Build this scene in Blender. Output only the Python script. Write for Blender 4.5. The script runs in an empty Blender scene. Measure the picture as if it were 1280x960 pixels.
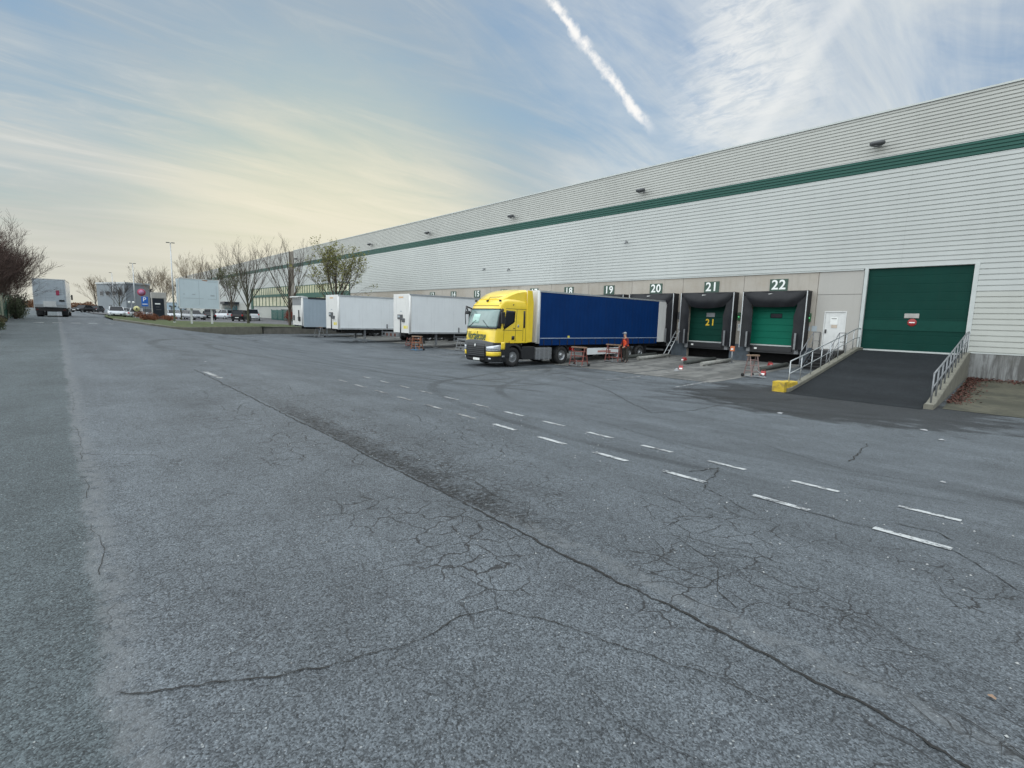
import bpy, bmesh, math, random
from mathutils import Vector, Matrix
random.seed(7)
PI = math.pi
S = bpy.context.scene
COL = S.collection
# World frame: eye at the origin, X along the warehouse (right), Y towards it, Z up.
# ---------------------------------------------------------------- helpers
def clamp(t, a=0., b=1.): return max(a, min(b, t))
def ss(a, b, t):
    t = clamp((t-a)/(b-a)); return t*t*(3-2*t)
def interp(x, X, Z):
    if x <= X[0]: return Z[0]
    for i in range(len(X)-1):
        if x <= X[i+1]:
            return Z[i] + (Z[i+1]-Z[i])*(x-X[i])/(X[i+1]-X[i])
    return Z[-1]
GX = [-400,-200,-100,-71,-50,-25,-5,400]; GZ = [-.85,-.85,-1.02,-1.10,-1.10,-1.38,-1.65,-1.65]
YX = [-400,-130,-75,-56,-44,-22,400]; YZ = [-1.3,-1.45,-1.9,-2.2,-2.40,-2.52,-2.52]
def g(x, y):
    b = interp(x, GX, GZ); yd = interp(x, YX, YZ); s = ss(2, 14, y)
    return b*(1-s) + yd*s + .29*ss(21, 33, y)

class MB:
    def __init__(s): s.v = []; s.f = []; s.m = []; s.sm = []
    def quadmesh(s, vs, fs, mi=0, smooth=False):
        o = len(s.v); s.v += [tuple(v) for v in vs]
        for f in fs: s.f.append(tuple(i+o for i in f)); s.m.append(mi); s.sm.append(smooth)
        return s
    def box(s, x0, x1, y0, y1, z0, z1, mi=0):
        vs = [(x,y,z) for z in (z0,z1) for y in (y0,y1) for x in (x0,x1)]
        return s.quadmesh(vs, [(0,2,3,1),(4,5,7,6),(0,1,5,4),(2,6,7,3),(0,4,6,2),(1,3,7,5)], mi)
    def cbox(s, c, d, mi=0):
        return s.box(c[0]-d[0]/2,c[0]+d[0]/2,c[1]-d[1]/2,c[1]+d[1]/2,c[2]-d[2]/2,c[2]+d[2]/2,mi)
    def rbox(s, x0,x1,y0,y1,z0,z1,r=.02,mi=0):
        # box with all edges chamfered
        bm = bmesh.new(); bmesh.ops.create_cube(bm, size=1)
        for v in bm.verts:
            v.co = Vector(((x0+x1)/2+v.co.x*(x1-x0),(y0+y1)/2+v.co.y*(y1-y0),(z0+z1)/2+v.co.z*(z1-z0)))
        bmesh.ops.bevel(bm, geom=bm.edges[:], offset=r, segments=2, affect='EDGES', profile=.6)
        s.addbm(bm, mi); return s
    def addbm(s, bm, mi=0, smooth=False):
        bm.verts.ensure_lookup_table()
        for i,v in enumerate(bm.verts): v.index = i
        s.quadmesh([v.co[:] for v in bm.verts], [[v.index for v in f.verts] for f in bm.faces], mi, smooth); bm.free()
    def tube(s, pts, r, n=8, mi=0, smooth=True, caps=True):
        pts = [Vector(p) for p in pts]
        rs = r if isinstance(r,(list,tuple)) else [r]*len(pts)
        o = len(s.v); N = len(pts); prev = None
        for i,p in enumerate(pts):
            d = (pts[min(i+1,N-1)]-pts[max(i-1,0)])
            if d.length < 1e-9: d = Vector((0,0,1))
            d.normalize()
            if prev is None:
                a = Vector((0,0,1)) if abs(d.z) < .9 else Vector((1,0,0))
                u = d.cross(a).normalized()
            else:
                u = (prev - d*prev.dot(d))
                u = u.normalized() if u.length > 1e-6 else d.orthogonal().normalized()
            prev = u; w = d.cross(u)
            for k in range(n):
                t = 2*PI*k/n
                q = p + (u*math.cos(t) + w*math.sin(t))*rs[i]
                s.v.append(q[:])
        for i in range(N-1):
            for k in range(n):
                a = o+i*n+k; b = o+i*n+(k+1)%n
                s.f.append((a,b,b+n,a+n)); s.m.append(mi); s.sm.append(smooth)
        if caps:
            s.f.append(tuple(o+k for k in range(n))[::-1]); s.m.append(mi); s.sm.append(False)
            s.f.append(tuple(o+(N-1)*n+k for k in range(n))); s.m.append(mi); s.sm.append(False)
        return s
    def lathe(s, prof, axis='x', c=(0,0,0), n=24, mi=0, smooth=True):
        # prof: list of (along axis, radius)
        o = len(s.v)
        for a, r in prof:
            for k in range(n):
                t = 2*PI*k/n; p, q = r*math.cos(t), r*math.sin(t)
                if axis == 'x': v = (c[0]+a, c[1]+p, c[2]+q)
                elif axis == 'y': v = (c[0]+p, c[1]+a, c[2]+q)
                else: v = (c[0]+p, c[1]+q, c[2]+a)
                s.v.append(v)
        for i in range(len(prof)-1):
            for k in range(n):
                a = o+i*n+k; b = o+i*n+(k+1)%n
                s.f.append((a,b,b+n,a+n)); s.m.append(mi); s.sm.append(smooth)
        return s
    def prism(s, poly, axis, a, b, mi=0):
        # poly in the two other axes (order x,y,z minus axis)
        def mk(p, t):
            if axis == 'x': return (t, p[0], p[1])
            if axis == 'y': return (p[0], t, p[1])
            return (p[0], p[1], t)
        n = len(poly); o = len(s.v)
        s.v += [mk(p,a) for p in poly] + [mk(p,b) for p in poly]
        s.f.append(tuple(o+k for k in range(n))); s.m.append(mi); s.sm.append(False)
        s.f.append(tuple(o+n+k for k in range(n))[::-1]); s.m.append(mi); s.sm.append(False)
        for k in range(n):
            s.f.append((o+k, o+n+k, o+n+(k+1)%n, o+(k+1)%n)); s.m.append(mi); s.sm.append(False)
        return s
    def xf(s, M):
        s.v = [tuple(M @ Vector(v)) for v in s.v]; return s
    def build(s, name, mats, parent=None, fix=True, bevel=0):
        me = bpy.data.meshes.new(name)
        me.from_pydata(s.v, [], s.f)
        if not isinstance(mats, (list,tuple)): mats = [mats]
        for m in mats: me.materials.append(m)
        me.polygons.foreach_set('material_index', s.m)
        me.polygons.foreach_set('use_smooth', s.sm)
        if fix:
            bm = bmesh.new(); bm.from_mesh(me); bmesh.ops.recalc_face_normals(bm, faces=bm.faces[:]); bm.to_mesh(me); bm.free()
        me.update()
        o = bpy.data.objects.new(name, me); COL.objects.link(o)
        if parent: o.parent = parent
        if bevel:
            b = o.modifiers.new('bevel','BEVEL'); b.width = bevel; b.segments = 2; b.limit_method = 'ANGLE'
        return o

def tag(o, label=None, cat=None, group=None, kind=None):
    if label: o['label'] = label
    if cat: o['category'] = cat
    if group: o['group'] = group
    if kind: o['kind'] = kind
    return o
def thing(name, label, cat, loc=(0,0,0), rz=0, group=None):
    o = bpy.data.objects.new(name, None); COL.objects.link(o)
    o.empty_display_size = .2
    o.location = loc; o.rotation_euler = (0,0,rz)
    return tag(o, label, cat, group)
def dup(root, loc, rz=None, label=None, group=None, scale=None):
    r = root.copy(); COL.objects.link(r); r.location = loc
    if rz is not None: r.rotation_euler = (0,0,rz)
    if label: r['label'] = label
    if group: r['group'] = group
    if scale: r.scale = scale
    for ch in list(root.children):
        c = ch.copy(); COL.objects.link(c); c.parent = r
        for h in ch.children:
            d = h.copy(); COL.objects.link(d); d.parent = c
    return r

# ---------------------------------------------------------------- materials
class NT:
    def __init__(s, tree): s.t = tree; s.n = tree.nodes; s.l = tree.links
    def node(s, ty, **kw):
        n = s.n.new(ty)
        for k, v in kw.items():
            if k.startswith('i_'):
                n.inputs[k[2:].replace('_',' ')].default_value = v
            else: setattr(n, k, v)
        return n
    def set(s, inp, v):
        if hasattr(v, 'is_output') or isinstance(v, bpy.types.NodeSocket): s.l.new(v, inp)
        else: inp.default_value = v
    def m(s, op, a, b=None, c=None, cl=False):
        n = s.n.new('ShaderNodeMath'); n.operation = op; n.use_clamp = cl
        s.set(n.inputs[0], a)
        if b is not None: s.set(n.inputs[1], b)
        if c is not None: s.set(n.inputs[2], c)
        return n.outputs[0]
    def vm(s, op, a, b=None):
        n = s.n.new('ShaderNodeVectorMath'); n.operation = op
        s.set(n.inputs[0], a)
        if b is not None: s.set(n.inputs[1], b)
        return n.outputs['Value'] if op in ('DOT_PRODUCT','LENGTH','DISTANCE') else n.outputs[0]
    def mix(s, f, a, b, mode='MIX'):
        n = s.n.new('ShaderNodeMix'); n.data_type = 'RGBA'; n.blend_type = mode
        s.set(n.inputs[0], f); s.set(n.inputs[6], a); s.set(n.inputs[7], b)
        return n.outputs[2]
    def noise(s, vec, scale, detail=3, rough=.55, dist=0, dim='3D'):
        n = s.n.new('ShaderNodeTexNoise'); n.noise_dimensions = dim
        if vec is not None: s.l.new(vec, n.inputs['Vector'])
        n.inputs['Scale'].default_value = scale; n.inputs['Detail'].default_value = detail
        n.inputs['Roughness'].default_value = rough; n.inputs['Distortion'].default_value = dist
        return n.outputs[0]
    def noisec(s, vec, scale, detail=3):
        n = s.n.new('ShaderNodeTexNoise'); s.l.new(vec, n.inputs['Vector'])
        n.inputs['Scale'].default_value = scale; n.inputs['Detail'].default_value = detail
        return n.outputs[1]
    def vor(s, vec, scale, feat='F1', dim='2D'):
        n = s.n.new('ShaderNodeTexVoronoi'); n.feature = feat; n.voronoi_dimensions = dim
        s.l.new(vec, n.inputs['Vector']); n.inputs['Scale'].default_value = scale
        return n
    def ramp(s, v, a, b, lo=0., hi=1., smooth=True):
        n = s.n.new('ShaderNodeMapRange'); n.interpolation_type = 'SMOOTHSTEP' if smooth else 'LINEAR'
        s.set(n.inputs[0], v); s.set(n.inputs[1], a); s.set(n.inputs[2], b); s.set(n.inputs[3], lo); s.set(n.inputs[4], hi)
        return n.outputs[0]
    def bump(s, h, strength=.3, dist=.01, nrm=None):
        n = s.n.new('ShaderNodeBump'); n.inputs['Strength'].default_value = strength; n.inputs['Distance'].default_value = dist
        s.l.new(h, n.inputs['Height'])
        if nrm is not None: s.l.new(nrm, n.inputs['Normal'])
        return n.outputs[0]
def newmat(name):
    m = bpy.data.materials.new(name); m.use_nodes = True
    nt = NT(m.node_tree); b = m.node_tree.nodes['Principled BSDF']
    return m, nt, b
def rgb(c): return (c[0], c[1], c[2], 1)
def M(name, col, rough=.6, metal=0, var=.12, scale=3., bump=0, bscale=40, dirt=0, dirtcol=(.05,.045,.035), trans=0, coat=0, streak=0, emit=0, spec=None):
    m, nt, b = newmat(name)
    tc = nt.node('ShaderNodeTexCoord').outputs['Object']
    n1 = nt.noise(tc, scale, 5, .6)
    f = nt.ramp(n1, .3, .7, 1-var, 1+var, False)
    mul = nt.node('ShaderNodeVectorMath', operation='SCALE'); mul.inputs[0].default_value = col[:3]
    nt.l.new(f, mul.inputs['Scale']); c = mul.outputs[0]
    if dirt:
        n2 = nt.noise(tc, scale*.6+.3, 6, .65, 1.0)
        c = nt.mix(nt.ramp(n2, .48, .75, 0, dirt), c, rgb(dirtcol))
    if streak:
        mp = nt.node('ShaderNodeMapping'); nt.l.new(tc, mp.inputs[0]); mp.inputs['Scale'].default_value = (3,3,.18)
        n3 = nt.noise(mp.outputs[0], 2.5, 4, .6)
        c = nt.mix(nt.ramp(n3, .5, .8, 0, streak), c, rgb(dirtcol))
    nt.l.new(c, b.inputs['Base Color'])
    b.inputs['Roughness'].default_value = rough; b.inputs['Metallic'].default_value = metal
    if trans: b.inputs['Transmission Weight'].default_value = trans
    if coat: b.inputs['Coat Weight'].default_value = coat; b.inputs['Coat Roughness'].default_value = .08
    if spec is not None: b.inputs['Specular IOR Level'].default_value = spec
    if emit:
        nt.l.new(c, b.inputs['Emission Color']); b.inputs['Emission Strength'].default_value = emit
    if bump:
        nb = nt.noise(tc, bscale, 4, .6); nt.l.new(nt.bump(nb, bump, .01), b.inputs['Normal'])
    return m

mt = {}
mt['clad']   = None
mt['white']  = M('white_paint', (.62,.63,.62), .4, var=.06, dirt=.12, streak=.12)
mt['trail']  = M('white_trailer_panel', (.72,.75,.76), .35, var=.03, scale=.7, streak=.10, dirt=.05)
mt['trailf'] = M('white_trailer_front', (.66,.66,.64), .35, var=.04, scale=.9, streak=.16, dirt=.1)
mt['alu']    = M('aluminium_rail', (.50,.52,.53), .4, .6, var=.1)
mt['galv']   = M('galvanised_steel', (.45,.47,.48), .45, .7, var=.15, scale=12)
mt['galvd']  = M('weathered_steel_rail', (.23,.24,.25), .55, .5, var=.2, scale=12, dirt=.3)
mt['black']  = M('black_rubber_sheet', (.014,.015,.018), .5, spec=.3, var=.25, scale=2, bump=.25, bscale=5)
mt['blackp'] = M('black_plastic', (.02,.021,.023), .45, var=.15)
mt['dark']   = M('dark_underframe', (.018,.017,.017), .7, var=.3, dirt=.35, dirtcol=(.05,.04,.032))
mt['tyre']   = M('tyre_rubber', (.018,.018,.019), .8, var=.2, bump=.2, bscale=60, dirt=.3, dirtcol=(.06,.055,.05))
mt['rim']    = M('wheel_rim', (.30,.31,.32), .4, .7, var=.2, scale=8, dirt=.4, dirtcol=(.05,.045,.04))
mt['yellow'] = M('yellow_truck_paint', (.86,.62,.035), .28, var=.07, scale=1.5, coat=.8, dirt=.16, streak=.10, dirtcol=(.3,.22,.05))
mt['glass']  = M('dark_cab_glass', (.010,.013,.018), .12, var=.1, spec=.22)
mt['wsglass']= M('windscreen_glass', (.16,.24,.23), .06, var=.25, scale=1.2, spec=1.0)
mt['lamp']   = M('headlamp_lens', (.6,.63,.66), .1, .3, var=.2, scale=10)
mt['blue']   = M('blue_curtain_tarpaulin', (.002,.028,.122), .6, spec=.12, var=.10, scale=.8, bump=.3, bscale=1.6, streak=.05)
mt['greyc']  = M('grey_blue_curtain', (.30,.36,.41), .5, var=.06, scale=.8, bump=.3, bscale=1.6)
mt['red']    = M('red_paint', (.30,.028,.028), .5, var=.15, dirt=.15)
mt['orange'] = M('orange_red_fabric', (.80,.09,.03), .8, var=.15, scale=9)
mt['redst']  = M('faded_red_steel', (.20,.060,.048), .6, var=.25, scale=9, dirt=.4)
mt['bluest'] = M('blue_painted_steel', (.05,.16,.28), .55, var=.2, scale=9, dirt=.3)
mt['wood']   = M('worn_timber', (.24,.16,.11), .8, var=.2, scale=8)
mt['yelblk'] = M('worn_yellow_block', (.50,.35,.03), .8, var=.25, scale=5, dirt=.75, dirtcol=(.16,.13,.07), bump=.3)
mt['conc']   = None
mt['concr']  = M('rough_kerb_concrete', (.165,.16,.13), .9, var=.2, scale=2.2, bump=.4, bscale=25, streak=.5, dirt=.3, dirtcol=(.07,.065,.05))
mt['pit']    = M('blue_grey_painted_wall', (.085,.105,.125), .8, var=.25, scale=2.5, dirt=.4, dirtcol=(.035,.033,.03), bump=.3)
mt['void']   = M('painted_recess_shade', (.012,.012,.013), .9, var=.3)  # near-black colour standing in for the shade inside the dock pits
mt['gband']  = None
mt['gdoor']  = M('dark_green_door', (.004,.040,.031), .6, spec=.12, var=.10, scale=.8, streak=.08)
mt['gdoor2'] = M('lit_emerald_dock_door', (.004,.125,.080), .6, spec=.15, var=.08, scale=.8)  # dock door green with the stronger light on dock 22 painted in
mt['gdoor3'] = M('shaded_green_dock_door', (.004,.045,.032), .6, spec=.15, var=.10, scale=.8)  # same door green, darkened in the colour for the dimmer docks
mt['signg']  = M('dark_green_sign', (.035,.075,.055), .5, var=.06)
mt['signw']  = M('white_lettering', (.80,.82,.80), .5, var=.03)
mt['txty']   = M('yellow_lettering', (.75,.50,.03), .5, var=.05)
mt['txtg']   = M('dark_green_lettering', (.004,.06,.05), .5, var=.05)
mt['grey']   = M('mid_grey_paint', (.22,.23,.24), .6, var=.12)
mt['dgrey']  = M('dark_grey_lamp_housing', (.075,.08,.085), .5, var=.15)
mt['cream']  = M('cream_pale_paint', (.62,.60,.50), .5, var=.06)
mt['panelb'] = M('pale_blue_billboard_face', (.50,.58,.62), .5, var=.05, scale=.6, dirt=.05, streak=.08)
mt['line']   = M('pale_grey_mark', (.35,.40,.43), .6, var=.1)
mt['stone']  = M('pale_stone', (.36,.35,.33), .85, var=.15, bump=.3)
mt['pdark']  = M('near_black_panel', (.012,.016,.024), .35, var=.1)
mt['lampg']  = M('lit_green_lens', (.10,.55,.20), .4, emit=.35)
mt['greenp'] = M('green_housing', (.02,.10,.04), .5)
mt['skin']   = M('skin', (.42,.25,.18), .6, var=.08)
mt['jacket'] = M('dark_red_jacket', (.13,.012,.016), .85, var=.15, scale=9)
mt['trous']  = M('dark_work_trousers', (.035,.032,.028), .9, var=.2, scale=9)
mt['cap']    = M('light_grey_cap', (.26,.28,.31), .85)
mt['hair']   = M('grey_hair', (.2,.19,.18), .9)
mt['bark']   = M('grey_brown_bark', (.085,.068,.052), .9, var=.3, scale=6, bump=.4, bscale=30)
mt['barkm']  = M('mossy_dark_bark', (.06,.06,.038), .9, var=.3, scale=6, bump=.4, bscale=30)
mt['twig']   = M('brown_twigs', (.070,.052,.040), .9, var=.3, scale=2)
mt['twigr']  = M('red_brown_twigs', (.062,.036,.028), .9, var=.35, scale=1.5)
mt['twigy']  = M('pale_golden_twigs', (.17,.125,.075), .9, var=.25, scale=2)
mt['bud']    = M('yellow_green_buds', (.20,.20,.055), .8, var=.3, scale=2)
mt['leafg']  = M('evergreen_leaves', (.040,.055,.020), .7, var=.45, scale=1.6)
mt['leafd']  = M('dark_ivy_leaves', (.022,.030,.013), .7, var=.45, scale=1.6)
mt['leafo']  = M('olive_shrub_leaves', (.095,.085,.035), .75, var=.4, scale=1.6)
mt['leafr']  = M('rusty_beech_leaves', (.17,.060,.028), .8, var=.4, scale=1.6)
mt['deadl']  = M('dead_red_brown_leaves', (.075,.025,.017), .85, var=.5, scale=7)
mt['teal']   = M('teal_mesh_fence', (.010,.10,.085), .5, var=.2)
mt['greenf'] = M('dark_green_fence', (.010,.075,.050), .55, var=.25)
mt['wbeige'] = M('pale_concrete_building', (.20,.225,.245), .8, var=.1, scale=.3, streak=.15)
mt['wnavy']  = M('dark_slate_building', (.025,.036,.055), .7, var=.12, scale=.3)
mt['wblue']  = M('pale_blue_shed', (.33,.43,.50), .6, var=.06, scale=.3)
mt['winl']   = M('sky_tinted_office_glazing', (.50,.50,.34), .12, var=.25, scale=.5, spec=.8)  # cream base colour paints in the bright sky mirrored by the panes
mt['frameg'] = M('green_window_frame', (.02,.085,.060), .5, var=.1)
mt['carw']   = M('white_car_paint', (.52,.55,.58), .35, coat=.15, var=.04)
mt['cars']   = M('silver_car_paint', (.26,.28,.30), .35, .2, coat=.2, var=.04)
mt['cark']   = M('black_car_paint', (.008,.009,.011), .3, spec=.3, coat=.1, var=.1)
mt['cart']   = M('dark_brown_car_paint', (.03,.024,.022), .3, spec=.3, coat=.15, var=.1)
mt['tail']   = M('red_tail_lens', (.40,.01,.01), .25)
mt['plate']  = M('white_plate', (.75,.76,.74), .5, var=.02)
mt['sblue']  = M('blue_sign_face', (.012,.12,.50), .4)
mt['srose']  = M('faded_red_sign_ring', (.38,.05,.10), .45)
mt['yel2']   = M('yellow_sticker', (.70,.60,.10), .5)
mt['litter'] = M('white_litter', (.27,.28,.29), .85)

def mat_clad(name, colA, colB=None, zsplit=None):
    m, nt, b = newmat(name)
    pos = nt.node('ShaderNodeNewGeometry').outputs['Position']
    sep = nt.node('ShaderNodeSeparateXYZ'); nt.l.new(pos, sep.inputs[0]); x, y, z = sep.outputs
    # per-panel tone (sheets 6.2 m long, a course every 1.0 m)
    px = nt.m('FLOOR', nt.m('DIVIDE', nt.m('ADD', x, .6), 6.2)); pz = nt.m('FLOOR', nt.m('DIVIDE', z, 1.06))
    cmb = nt.node('ShaderNodeCombineXYZ'); nt.l.new(px, cmb.inputs[0]); nt.l.new(pz, cmb.inputs[1])
    wn = nt.node('ShaderNodeTexWhiteNoise', noise_dimensions='2D'); nt.l.new(cmb.outputs[0], wn.inputs['Vector'])
    tone = nt.ramp(wn.outputs['Value'], 0, 1, .985, 1.015, False)
    big = nt.ramp(nt.noise(pos, .22, 4, .6), .3, .7, .95, 1.05, False)
    mp = nt.node('ShaderNodeMapping'); nt.l.new(pos, mp.inputs[0]); mp.inputs['Scale'].default_value = (2.2,1,.10)
    st = nt.ramp(nt.noise(mp.outputs[0], 1.6, 4, .6), .45, .85, 1.0, .94, False)
    # thin vertical lap joint of the sheets
    fr = nt.m('FRACT', nt.m('DIVIDE', nt.m('ADD', x, .6), 6.2))
    lap = nt.ramp(nt.m('ABSOLUTE', nt.m('SUBTRACT', fr, .5)), .496, .499, 1, .90)
    f = nt.m('MULTIPLY', nt.m('MULTIPLY', tone, big), nt.m('MULTIPLY', st, lap))
    c = rgb(colA)
    if colB:
        c = nt.mix(nt.ramp(z, zsplit-.01, zsplit+.01), rgb(colB), rgb(colA))
    sc = nt.node('ShaderNodeVectorMath', operation='SCALE'); nt.set(sc.inputs[0], c if not isinstance(c, tuple) else colA); nt.l.new(f, sc.inputs['Scale'])
    nt.l.new(sc.outputs[0], b.inputs['Base Color'])
    b.inputs['Roughness'].default_value = .42; b.inputs['Metallic'].default_value = .0
    mp2 = nt.node('ShaderNodeMapping'); nt.l.new(pos, mp2.inputs[0]); mp2.inputs['Scale'].default_value = (.5,1,2.)
    nt.l.new(nt.bump(nt.noise(mp2.outputs[0], 1.3, 3), .15, .02), b.inputs['Normal'])
    return m
mt['clad'] = mat_clad('ribbed_pale_grey_cladding', (.435,.458,.445), (.425,.44,.41), 1.93)
mt['cladp'] = mat_clad('ribbed_parapet_cladding', (.40,.41,.385))
mt['gband'] = mat_clad('green_band_cladding', (.022,.086,.069)); mt['gband'].node_tree.nodes['Principled BSDF'].inputs['Specular IOR Level'].default_value = .2
mt['coping'] = M('pale_metal_coping', (.46,.49,.48), .45, .1, var=.06)

def mat_conc():
    m, nt, b = newmat('pebbled_beige_concrete')
    pos = nt.node('ShaderNodeNewGeometry').outputs['Position']
    sep = nt.node('ShaderNodeSeparateXYZ'); nt.l.new(pos, sep.inputs[0]); x, y, z = sep.outputs
    n1 = nt.noise(pos, .5, 5, .65); n2 = nt.noise(pos, 34, 3, .7)
    mp = nt.node('ShaderNodeMapping'); nt.l.new(pos, mp.inputs[0]); mp.inputs['Scale'].default_value = (2.5,1,.16)
    st = nt.noise(mp.outputs[0], 1.7, 5, .65)
    c = nt.mix(nt.ramp(n1, .3, .7), rgb((.37,.335,.285)), rgb((.43,.405,.365)))
    c = nt.mix(nt.ramp(n2, .35, .7, 0, .35), c, rgb((.24,.21,.17)))
    c = nt.mix(nt.ramp(st, .48, .8, 0, .4), c, rgb((.20,.185,.15)))
    # right-hand smooth grey panels
    c = nt.mix(nt.ramp(x, -10.57, -10.55, 0, .75), c, rgb((.40,.395,.375)))
    nt.l.new(c, b.inputs['Base Color']); b.inputs['Roughness'].default_value = .88
    nt.l.new(nt.bump(n2, .35, .012), b.inputs['Normal'])
    return m
mt['conc'] = mat_conc()

def mat_plinth():
    m, nt, b = newmat('stained_grey_concrete_plinth')
    pos = nt.node('ShaderNodeNewGeometry').outputs['Position']
    mp = nt.node('ShaderNodeMapping'); nt.l.new(pos, mp.inputs[0]); mp.inputs['Scale'].default_value = (3,1,.35)
    a = nt.noise(mp.outputs[0], 1.4, 6, .7, .4); d = nt.noise(pos, 1.1, 6, .7)
    c = nt.mix(nt.ramp(a, .35, .62), rgb((.27,.28,.28)), rgb((.10,.10,.097)))
    c = nt.mix(nt.ramp(d, .5, .7, 0, .6), c, rgb((.10,.10,.085)))
    nt.l.new(c, b.inputs['Base Color']); b.inputs['Roughness'].default_value = .9
    nt.l.new(nt.bump(nt.noise(pos, 30, 4, .6), .4, .01), b.inputs['Normal'])
    return m
mt['plinth'] = mat_plinth()

def mat_asphalt(name='cracked_asphalt', full=True, base=(.083,.095,.106)):
    m, nt, b = newmat(name)
    pos = nt.node('ShaderNodeNewGeometry').outputs['Position']
    sep = nt.node('ShaderNodeSeparateXYZ'); nt.l.new(pos, sep.inputs[0]); x, y, z = sep.outputs
    cb = nt.node('ShaderNodeCombineXYZ'); nt.l.new(x, cb.inputs[0]); nt.l.new(y, cb.inputs[1]); P = cb.outputs[0]
    # aggregate
    v1 = nt.vor(P, 125); v2 = nt.vor(P, 48)
    wn = nt.node('ShaderNodeSeparateColor'); nt.l.new(v1.outputs['Color'], wn.inputs[0])
    wn2 = nt.node('ShaderNodeSeparateColor'); nt.l.new(v2.outputs['Color'], wn2.inputs[0])
    fine = nt.noise(P, 80, 5, .8); med = nt.noise(P, 9, 5, .7); low = nt.noise(P, .9, 6, .65)
    f = nt.m('MULTIPLY', nt.ramp(wn.outputs[0], 0, 1, .46, 1.60, False), nt.ramp(fine, .3, .7, .52, 1.48, False))
    f = nt.m('MULTIPLY', f, nt.ramp(med, .3, .7, .86, 1.14, False))
    f = nt.m('MULTIPLY', f, nt.ramp(low, .3, .7, .82, 1.18, False))
    pit = nt.noise(P, 58, 5, .8); f = nt.m('MULTIPLY', f, nt.ramp(pit, .37, .46, .48, 1.06))
    mpf = nt.node('ShaderNodeMapping'); nt.l.new(P, mpf.inputs[0]); mpf.inputs['Scale'].default_value = (1,.45,1); mpf.inputs['Rotation'].default_value = (0,0,.6)
    pit2 = nt.noise(mpf.outputs[0], 30, 6, .82, .5); f = nt.m('MULTIPLY', f, nt.ramp(pit2, .38, .46, .58, 1.04))
    # streaks of wear along the traffic direction
    mp = nt.node('ShaderNodeMapping'); nt.l.new(P, mp.inputs[0]); mp.inputs['Scale'].default_value = (.09,.75,1)
    trk = nt.noise(mp.outputs[0], 1.2, 4, .6)
    f = nt.m('MULTIPLY', f, nt.ramp(trk, .3, .7, .84, 1.16, False))
    hgt = nt.m('ADD', nt.m('MULTIPLY', v1.outputs['Distance'], -.8), nt.m('ADD', fine, nt.m('MULTIPLY', med, .8)))
    crack = None
    lite = None
    if full:
        wc = nt.noisec(P, 2.3, 5)
        w1 = nt.vm('SCALE', nt.vm('SUBTRACT', wc, (.5,.5,.5)))
        w1.node.inputs['Scale'].default_value = .55
        Pw = nt.vm('ADD', P, w1)
        def cr(scale, wid, maskscale, mlo, mhi, amt, P_=Pw):
            e = nt.vor(P_, scale, 'DISTANCE_TO_EDGE').outputs['Distance']
            msk = nt.ramp(nt.noise(P, maskscale, 3, .6), mlo, mhi)
            return nt.m('MULTIPLY', nt.m('MULTIPLY', nt.ramp(e, wid*.25, wid, 1, 0), msk), amt)
        c1 = cr(.42, .005, .35, .54, .66, .6)
        c2 = cr(2.4, .014, .5, .55, .66, .5)
        c3 = cr(9.5, .050, .7, .50, .64, .42)
        crack = nt.m('MAXIMUM', c1, nt.m('MAXIMUM', c2, c3))
        c5 = cr(3.6, .034, .8, .44, .56, .85)
        c5 = nt.m('MULTIPLY', nt.m('MULTIPLY', c5, nt.m('MULTIPLY', nt.ramp(y, .9, 2.0), nt.ramp(y, 4.2, 6.4, 1, 0))), nt.ramp(x, -14, -9))
        crack = nt.m('MAXIMUM', crack, c5)
        # fretted strip just beyond the longitudinal joint
        wob = nt.m('MULTIPLY', nt.m('SUBTRACT', nt.noise(P, 1.1, 5, .6), .5), .22)
        yy = nt.m('ADD', y, wob)
        zone = nt.m('MULTIPLY', nt.ramp(yy, 2.62, 2.72), nt.ramp(yy, 3.0, 4.2, 1, 0))
        zn = nt.ramp(nt.noise(mp.outputs[0], 2.2, 4, .6), .40, .62)
        e = nt.vor(Pw, 10.5, 'DISTANCE_TO_EDGE').outputs['Distance']
        c4 = nt.m('MULTIPLY', nt.m('MULTIPLY', zone, nt.ramp(e, .015, .09, 1, 0)), nt.ramp(nt.noise(P, 1.7, 4, .6), .44, .64))
        c4x = nt.m('MULTIPLY', nt.m('MULTIPLY', nt.m('MULTIPLY', zone, nt.ramp(e, .02, .13, 1, 0)), nt.m('MULTIPLY', nt.ramp(x, -12, -8), nt.ramp(x, -2.2, -4.0))), nt.ramp(nt.noise(P, 2.6, 5, .7), .38, .58))
        crack = nt.m('MAXIMUM', crack, nt.m('MAXIMUM', nt.m('MULTIPLY', c4, .8), nt.m('MULTIPLY', c4x, .9)))
        fret = nt.m('MULTIPLY', nt.m('MULTIPLY', nt.ramp(yy, 2.66, 2.70), nt.ramp(nt.m('ADD', yy, nt.m('MULTIPLY', nt.m('SUBTRACT', nt.noise(P, 4, 5, .75), .5), .9)), 2.80, 3.15, 1, 0)), nt.ramp(x, -11, -7.5))
        fret = nt.m('MULTIPLY', fret, nt.ramp(x, -2.2, -3.4))
        f = nt.m('MULTIPLY', f, nt.ramp(nt.m('MULTIPLY', fret, nt.ramp(pit2, .56, .46, .15, 1)), 0, 1, 1, .13, False))
        # pale sealed strip beside the joint
        pale = nt.m('MULTIPLY', nt.m('MULTIPLY', nt.ramp(yy, 2.66, 2.69), nt.ramp(yy, 2.80, 2.86, 1, 0)), nt.ramp(x, -3.6, -2.6))
        pale = nt.m('MULTIPLY', pale, nt.ramp(low, .35, .5))
        wob2 = nt.m('MULTIPLY', nt.m('SUBTRACT', nt.noise(P, .9, 5, .65), .5), .35)
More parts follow.
